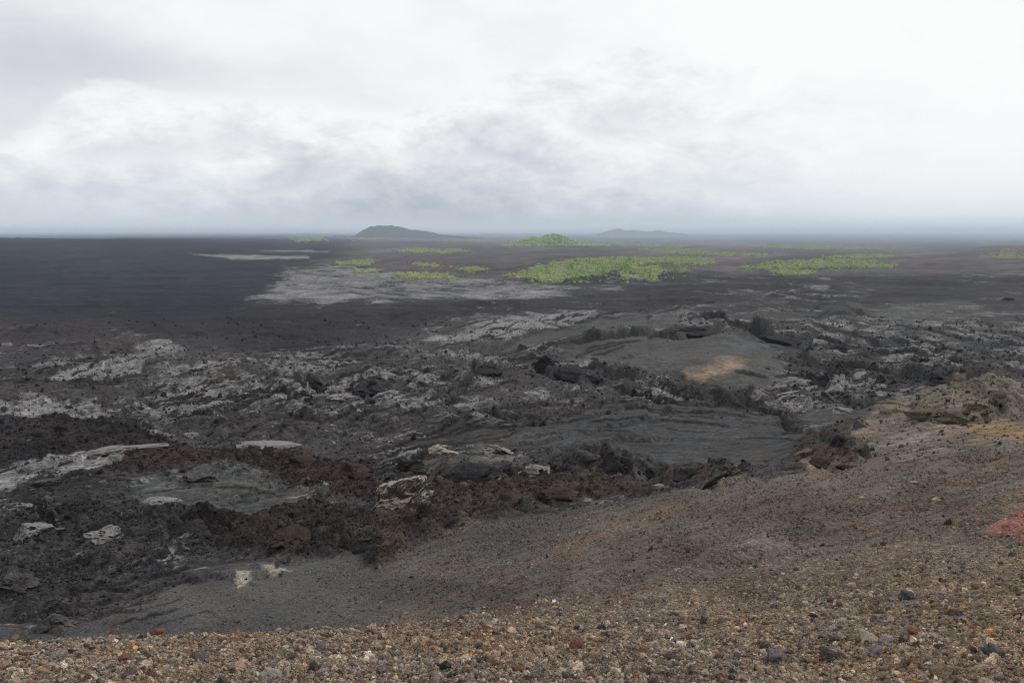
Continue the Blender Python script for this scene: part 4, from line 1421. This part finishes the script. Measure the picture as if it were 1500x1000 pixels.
rr = random.Random(21)
for a in NOTABLE:
    put_stone(*a, rr)
used_labels = {a[5] for a in NOTABLE}
SHW = ['knobbly', 'angular', 'ragged', 'flat', 'long', 'tall']
SHORT = [(a[0], a[1], a[5].split(' at ')[0].split(' on ')[0].split(' in ')[0].split(' near ')[0].split(' cut ')[0].split(' beside ')[0].split(' just ')[0]
          .split(' up ')[0].split(' left of')[0].split(' right of')[0].split(' above')[0].split(' behind')[0].split(' between')[0].split(' among')[0]
          .split(' with')[0].split(' alone')[0].split(' by')[0].split(' low')[0].split(' high')[0]) for a in NOTABLE[:34]]
tries = 0
while len(placed) < 270 and tries < 6000:
    tries += 1
    px = rr.uniform(8, 1492)
    py = 915 + 82 * rr.random() ** .8 if rr.random() < .8 else rr.uniform(840, 930)
    lim = np.interp(px, [0, 300, 600, 800, 900, 1500], [935, 925, 915, 895, 872, 820])
    if py < lim:
        continue
    dep = (py - 780) / 220
    size = rr.uniform(7.5, 15) * dep * (1.25 if rr.random() < .15 else 1)
    if any((px - a) ** 2 + ((py - b) * 1.6) ** 2 < (.62 * (size + c)) ** 2 for a, b, c, _ in placed):
        continue
    cn = rr.choices(list(SC), [6, 15, 16, 14, 3, 18, 14, 10])[0]
    sh = rr.randrange(6)
    k_ = min(SHORT, key=lambda q: (q[0] - px) ** 2 + ((q[1] - py) * 2) ** 2)
    ddx, ddy = px - k_[0], (py - k_[1]) * 1.8
    dist = math.hypot(ddx, ddy)
    if dist < 14:
        continue
    sidew = 'left' if ddx < 0 else 'right'
    where = ('behind and ' + sidew + ' of' if ddy < 0 else 'in front and ' + sidew + ' of') if abs(ddy) > .5 * abs(ddx) and abs(ddx) > .4 * abs(ddy) else \
        ('straight behind' if ddy < 0 else 'straight in front of') if abs(ddy) > abs(ddx) else sidew + ' of'
    far_ = 'close ' if dist < 34 else '' if dist < 60 else 'well '
    szw = 'small' if size < 8.5 else 'middling' if size < 11.5 else 'larger'
    lab = f'{szw} {SHW[sh]} {cn} lump {far_}{where} the {k_[2]}'
    if len(lab.split()) > 16:
        lab = f'{szw} {SHW[sh]} {cn} lump {far_}{where} the {" ".join(k_[2].split()[-3:])}'
    if lab in used_labels:
        continue
    used_labels.add(lab)
    put_stone(px, py, size, cn, sh, lab, rr)

# outcrops and boulders of the lava field, each placed on the ground where it stands
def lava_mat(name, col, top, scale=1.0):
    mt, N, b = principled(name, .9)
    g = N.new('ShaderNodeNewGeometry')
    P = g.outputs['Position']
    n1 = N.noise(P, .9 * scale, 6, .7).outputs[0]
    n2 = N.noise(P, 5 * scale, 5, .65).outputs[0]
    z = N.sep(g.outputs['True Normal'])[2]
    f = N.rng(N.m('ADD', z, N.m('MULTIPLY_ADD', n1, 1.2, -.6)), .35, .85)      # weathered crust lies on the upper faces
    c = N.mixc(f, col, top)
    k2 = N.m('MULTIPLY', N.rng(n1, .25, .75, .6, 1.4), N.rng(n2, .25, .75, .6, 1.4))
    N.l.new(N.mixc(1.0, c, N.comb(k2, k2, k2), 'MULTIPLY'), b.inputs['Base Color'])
    bp = N.new('ShaderNodeBump')
    bp.inputs['Strength'].default_value = .9
    bp.inputs['Distance'].default_value = .35
    N.l.new(N.m('ADD', n1, N.m('MULTIPLY', n2, .35)), bp.inputs['Height'])
    N.l.new(bp.outputs[0], b.inputs['Normal'])
    return mt


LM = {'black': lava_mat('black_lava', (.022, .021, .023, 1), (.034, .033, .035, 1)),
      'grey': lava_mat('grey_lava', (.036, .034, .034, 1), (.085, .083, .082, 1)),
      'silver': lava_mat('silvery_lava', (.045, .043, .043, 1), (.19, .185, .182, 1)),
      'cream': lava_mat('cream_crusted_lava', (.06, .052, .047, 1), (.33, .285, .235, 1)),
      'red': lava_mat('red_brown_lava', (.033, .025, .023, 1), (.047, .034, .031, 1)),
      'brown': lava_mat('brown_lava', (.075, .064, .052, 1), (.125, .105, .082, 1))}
OUT = [  # photo x, y(foot), width, height (px), depth factor, turn, colour, label
    (582, 744, 112, 30, .9, .42, 'cream', 'long cream crusted lava outcrop sloping down to the left'),
    (640, 664, 40, 14, 1.0, .25, 'cream', 'cream topped knob on the mound left of centre'),
    (725, 664, 46, 12, 1.0, 0, 'silver', 'pale ridge top of the ashy mound at centre'),
    (592, 702, 62, 26, 1.0, .3, 'grey', 'rounded grey lava toe beside the ashy mound'),
    (690, 700, 92, 24, .8, -.1, 'black', 'black broken edge under the ashy mound'),
    (862, 684, 64, 30, 1.0, .3, 'grey', 'tall jagged grey outcrop at centre of the lava field'),
    (905, 692, 78, 38, 1.0, -.4, 'black', 'dark crumbling outcrop right of the jagged grey one'),
    (955, 696, 30, 16, 1.0, 0, 'black', 'small black block at the foot of the dark crumbling outcrop'),
    (786, 694, 46, 9, 1.0, 0, 'silver', 'low pale slab between the ashy mound and jagged outcrop'),
    (1012, 700, 40, 22, 1.0, 0, 'black', 'black lump with pale crumbs at the head of the small ravine'),
    (1065, 700, 60, 18, 1.0, .3, 'grey', 'row of rough grey lava on the far side of the small ravine'),
    (50, 720, 66, 20, .8, .35, 'grey', 'thick tilted grey slab near the left edge'),
    (40, 695, 56, 13, 1.0, .2, 'silver', 'silvery hump above the tilted slab near the left edge'),
    (150, 668, 96, 12, .8, .25, 'silver', 'long silvery tongue of smooth lava at left'),
    (42, 790, 56, 24, 1.0, 0, 'silver', 'cracked silvery boulder near the left edge'),
    (150, 792, 56, 15, 1.0, 0, 'silver', 'flat silvery boulder right of the cracked one'),
    (56, 794, 22, 10, 1.0, 0, 'black', 'small black hollow block under the cracked silvery boulder'),
    (12, 862, 58, 34, 1.0, 0, 'grey', 'big grey boulder cut by the left edge'),
    (165, 842, 22, 14, 1.0, 0, 'grey', 'upright grey boulder in the ashy hollow at lower left'),
    (75, 886, 30, 14, 1.0, .2, 'grey', 'grey boulder low down near the left edge'),
    (75, 918, 44, 16, 1.0, 0, 'grey', 'squat grey rock just behind the gravel edge at left'),
    (455, 566, 50, 22, 1.2, -.3, 'black', 'black blocky knoll left of centre'),
    (536, 574, 52, 24, 1.2, 0, 'black', 'second black blocky knoll, right of the first'),
    (562, 552, 28, 9, 1.0, 0, 'silver', 'pale block behind the second black knoll'),
    (712, 546, 44, 20, 1.2, 0, 'black', 'black knoll standing left of the great broken edge'),
    (800, 536, 34, 24, 1.2, 0, 'black', 'black crag at the left end of the great broken edge'),
    (842, 560, 74, 22, 1.2, -.2, 'black', 'black mass of blocks in the great broken edge'),
    (765, 512, 20, 10, 1.2, 0, 'black', 'small black knob on the ashy slope'),
    (1018, 490, 60, 12, 1.0, 0, 'black', 'dark caved rim on the crest of the ash dome'),
    (1160, 503, 60, 12, 1.0, -.3, 'black', 'dark collapsed trench right of the ash dome'),
    (1230, 514, 26, 14, 1.2, 0, 'black', 'black crag on the silvery flow'),
    (1212, 560, 34, 22, 1.2, 0, 'black', 'black crumbling knob below the silvery flow'),
    (1228, 590, 40, 22, 1.2, 0, 'silver', 'pale knobbly boulder with dark base'),
    (1262, 560, 36, 14, 1.0, .3, 'silver', 'silvery upright block right of centre'),
    (1292, 562, 26, 15, 1.0, .4, 'silver', 'smaller silvery block beside the upright one'),
    (1190, 554, 14, 10, 1.0, 0, 'grey', 'small grey boulder right of the ash dome'),
    (1160, 582, 50, 8, .8, .3, 'silver', 'silvery rib rising from the end of the long scarp'),
    (1275, 582, 26, 8, 1.0, .3, 'silver', 'low pale rib right of the knobbly boulder'),
    (1238, 604, 34, 8, 1.0, 0, 'silver', 'flat pale crust below the knobbly boulder'),
    (1390, 560, 60, 16, 1.0, -.1, 'black', 'black overhang of the deep hollow at right'),
    (1362, 610, 56, 13, 1.0, -.3, 'brown', 'left end of the mossy brown cliff at right'),
    (1402, 615, 56, 12, 1.0, .1, 'brown', 'middle block of the mossy brown cliff'),
    (1440, 608, 56, 12, 1.0, .2, 'brown', 'right hand block of the mossy brown cliff'),
    (1470, 588, 34, 16, 1.0, .5, 'brown', 'rough brown knob ending the cliff at right'),
    (1310, 606, 44, 9, 1.0, .2, 'brown', 'tan crusted knob left of the mossy cliff'),
    (1235, 652, 52, 28, 1.0, .5, 'black', 'dark rocky wall of the hollow in the brown shoulder'),
    (1262, 668, 30, 24, 1.0, 0, 'brown', 'brown rock at the right end of the hollow'),
    (1215, 678, 54, 14, 1.0, 0, 'red', 'dark red lump in the mouth of the hollow'),
    (1185, 668, 40, 12, 1.0, .2, 'brown', 'low brown rock left of the red lump'),
    (1244, 686, 36, 9, 1.0, -.2, 'red', 'smaller red brown lump below the hollow'),
    (440, 680, 44, 18, 1.2, 0, 'red', 'red brown clinker heap left of centre'),
    (510, 695, 50, 20, 1.2, 0, 'red', 'second red brown clinker heap, nearer the ashy mound'),
    (280, 778, 46, 18, 1.2, 0, 'black', 'black clinker heap in the lower left hollow'),
    (420, 790, 54, 16, 1.2, 0, 'red', 'red clinker heap in the lower left hollow'),
    (530, 808, 50, 20, 1.2, .3, 'black', 'dark clinker heap at the tip of the lower left hollow'),
    (620, 756, 40, 22, 1.0, .7, 'grey', 'smooth grey bulge below the cream outcrop'),
    (662, 772, 44, 12, 1.0, .5, 'black', 'black slab at the edge of the ash slope'),
    (745, 735, 44, 14, 1.2, 0, 'red', 'red brown block in the clinker below the mound'),
    (820, 728, 44, 14, 1.2, 0, 'red', 'red brown block right of the other one in the clinker'),
    (290, 706, 56, 22, 1.2, 0, 'grey', 'dull grey green hump in the left field'),
    (225, 740, 50, 10, 1.0, 0, 'silver', 'low silvery crust in the left field'),
    (500, 585, 40, 8, 1.0, .1, 'silver', 'low silvery crust between the two ropey bands'),
    (275, 640, 24, 6, 1.0, 0, 'silver', 'small white topped crust where the bands meet'),
    (168, 603, 26, 6, 1.0, 0, 'silver', 'small white crust above the red ground at left'),
    (385, 655, 70, 7, .8, -.12, 'silver', 'thin pale rib above the red clinker'),
    (1480, 440, 17, 5, 1.2, 0, 'black', 'distant black crag near the right edge'),
    (1040, 445, 18, 6, 1.2, 0, 'black', 'distant black crag on the dark plain'),
    (1430, 470, 16, 4, 1.0, 0, 'cream', 'small distant orange brown block at right'),
]
r3 = random.Random(9)
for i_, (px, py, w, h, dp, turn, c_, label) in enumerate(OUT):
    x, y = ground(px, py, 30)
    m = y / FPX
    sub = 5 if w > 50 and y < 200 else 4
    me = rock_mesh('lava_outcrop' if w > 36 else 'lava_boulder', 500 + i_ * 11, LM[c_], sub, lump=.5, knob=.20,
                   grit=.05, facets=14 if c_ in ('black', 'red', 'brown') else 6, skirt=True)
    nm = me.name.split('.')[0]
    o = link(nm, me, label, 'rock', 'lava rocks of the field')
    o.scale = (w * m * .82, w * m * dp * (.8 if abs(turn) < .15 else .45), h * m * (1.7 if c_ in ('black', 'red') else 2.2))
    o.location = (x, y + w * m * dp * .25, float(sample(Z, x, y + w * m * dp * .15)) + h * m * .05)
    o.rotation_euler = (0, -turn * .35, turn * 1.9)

# ------------------------------------------------------------------ haze
zmin = float(Z.min()) - 30
hv_ = [(-180000, -2500, zmin), (180000, -2500, zmin), (180000, 180000, zmin), (-180000, 180000, zmin)]
top = 130.0
verts = np.array(hv_ + [(a, b, top) for a, b, _ in hv_], float)
faces = np.array([(3, 2, 1, 0), (4, 5, 6, 7), (0, 1, 5, 4), (1, 2, 6, 5), (2, 3, 7, 6), (3, 0, 4, 7)])
mh = bpy.data.materials.new('thin_haze')
mh.use_nodes = True
mh.node_tree.nodes.clear()
ho = mh.node_tree.nodes.new('ShaderNodeOutputMaterial')
pv = mh.node_tree.nodes.new('ShaderNodeVolumePrincipled')
pv.inputs['Color'].default_value = (.73, .86, 1.0, 1)
pv.inputs['Density'].default_value = 3.0e-5
mh.node_tree.links.new(pv.outputs[0], ho.inputs['Volume'])
link('haze', mesh_from('haze', verts, faces, mh, smooth=False), 'thin bluish haze over the plain', kind='stuff')
print('max terrain', float(Z.max()), 'min', zmin, 'verts', len(V), 'stones', len(placed))
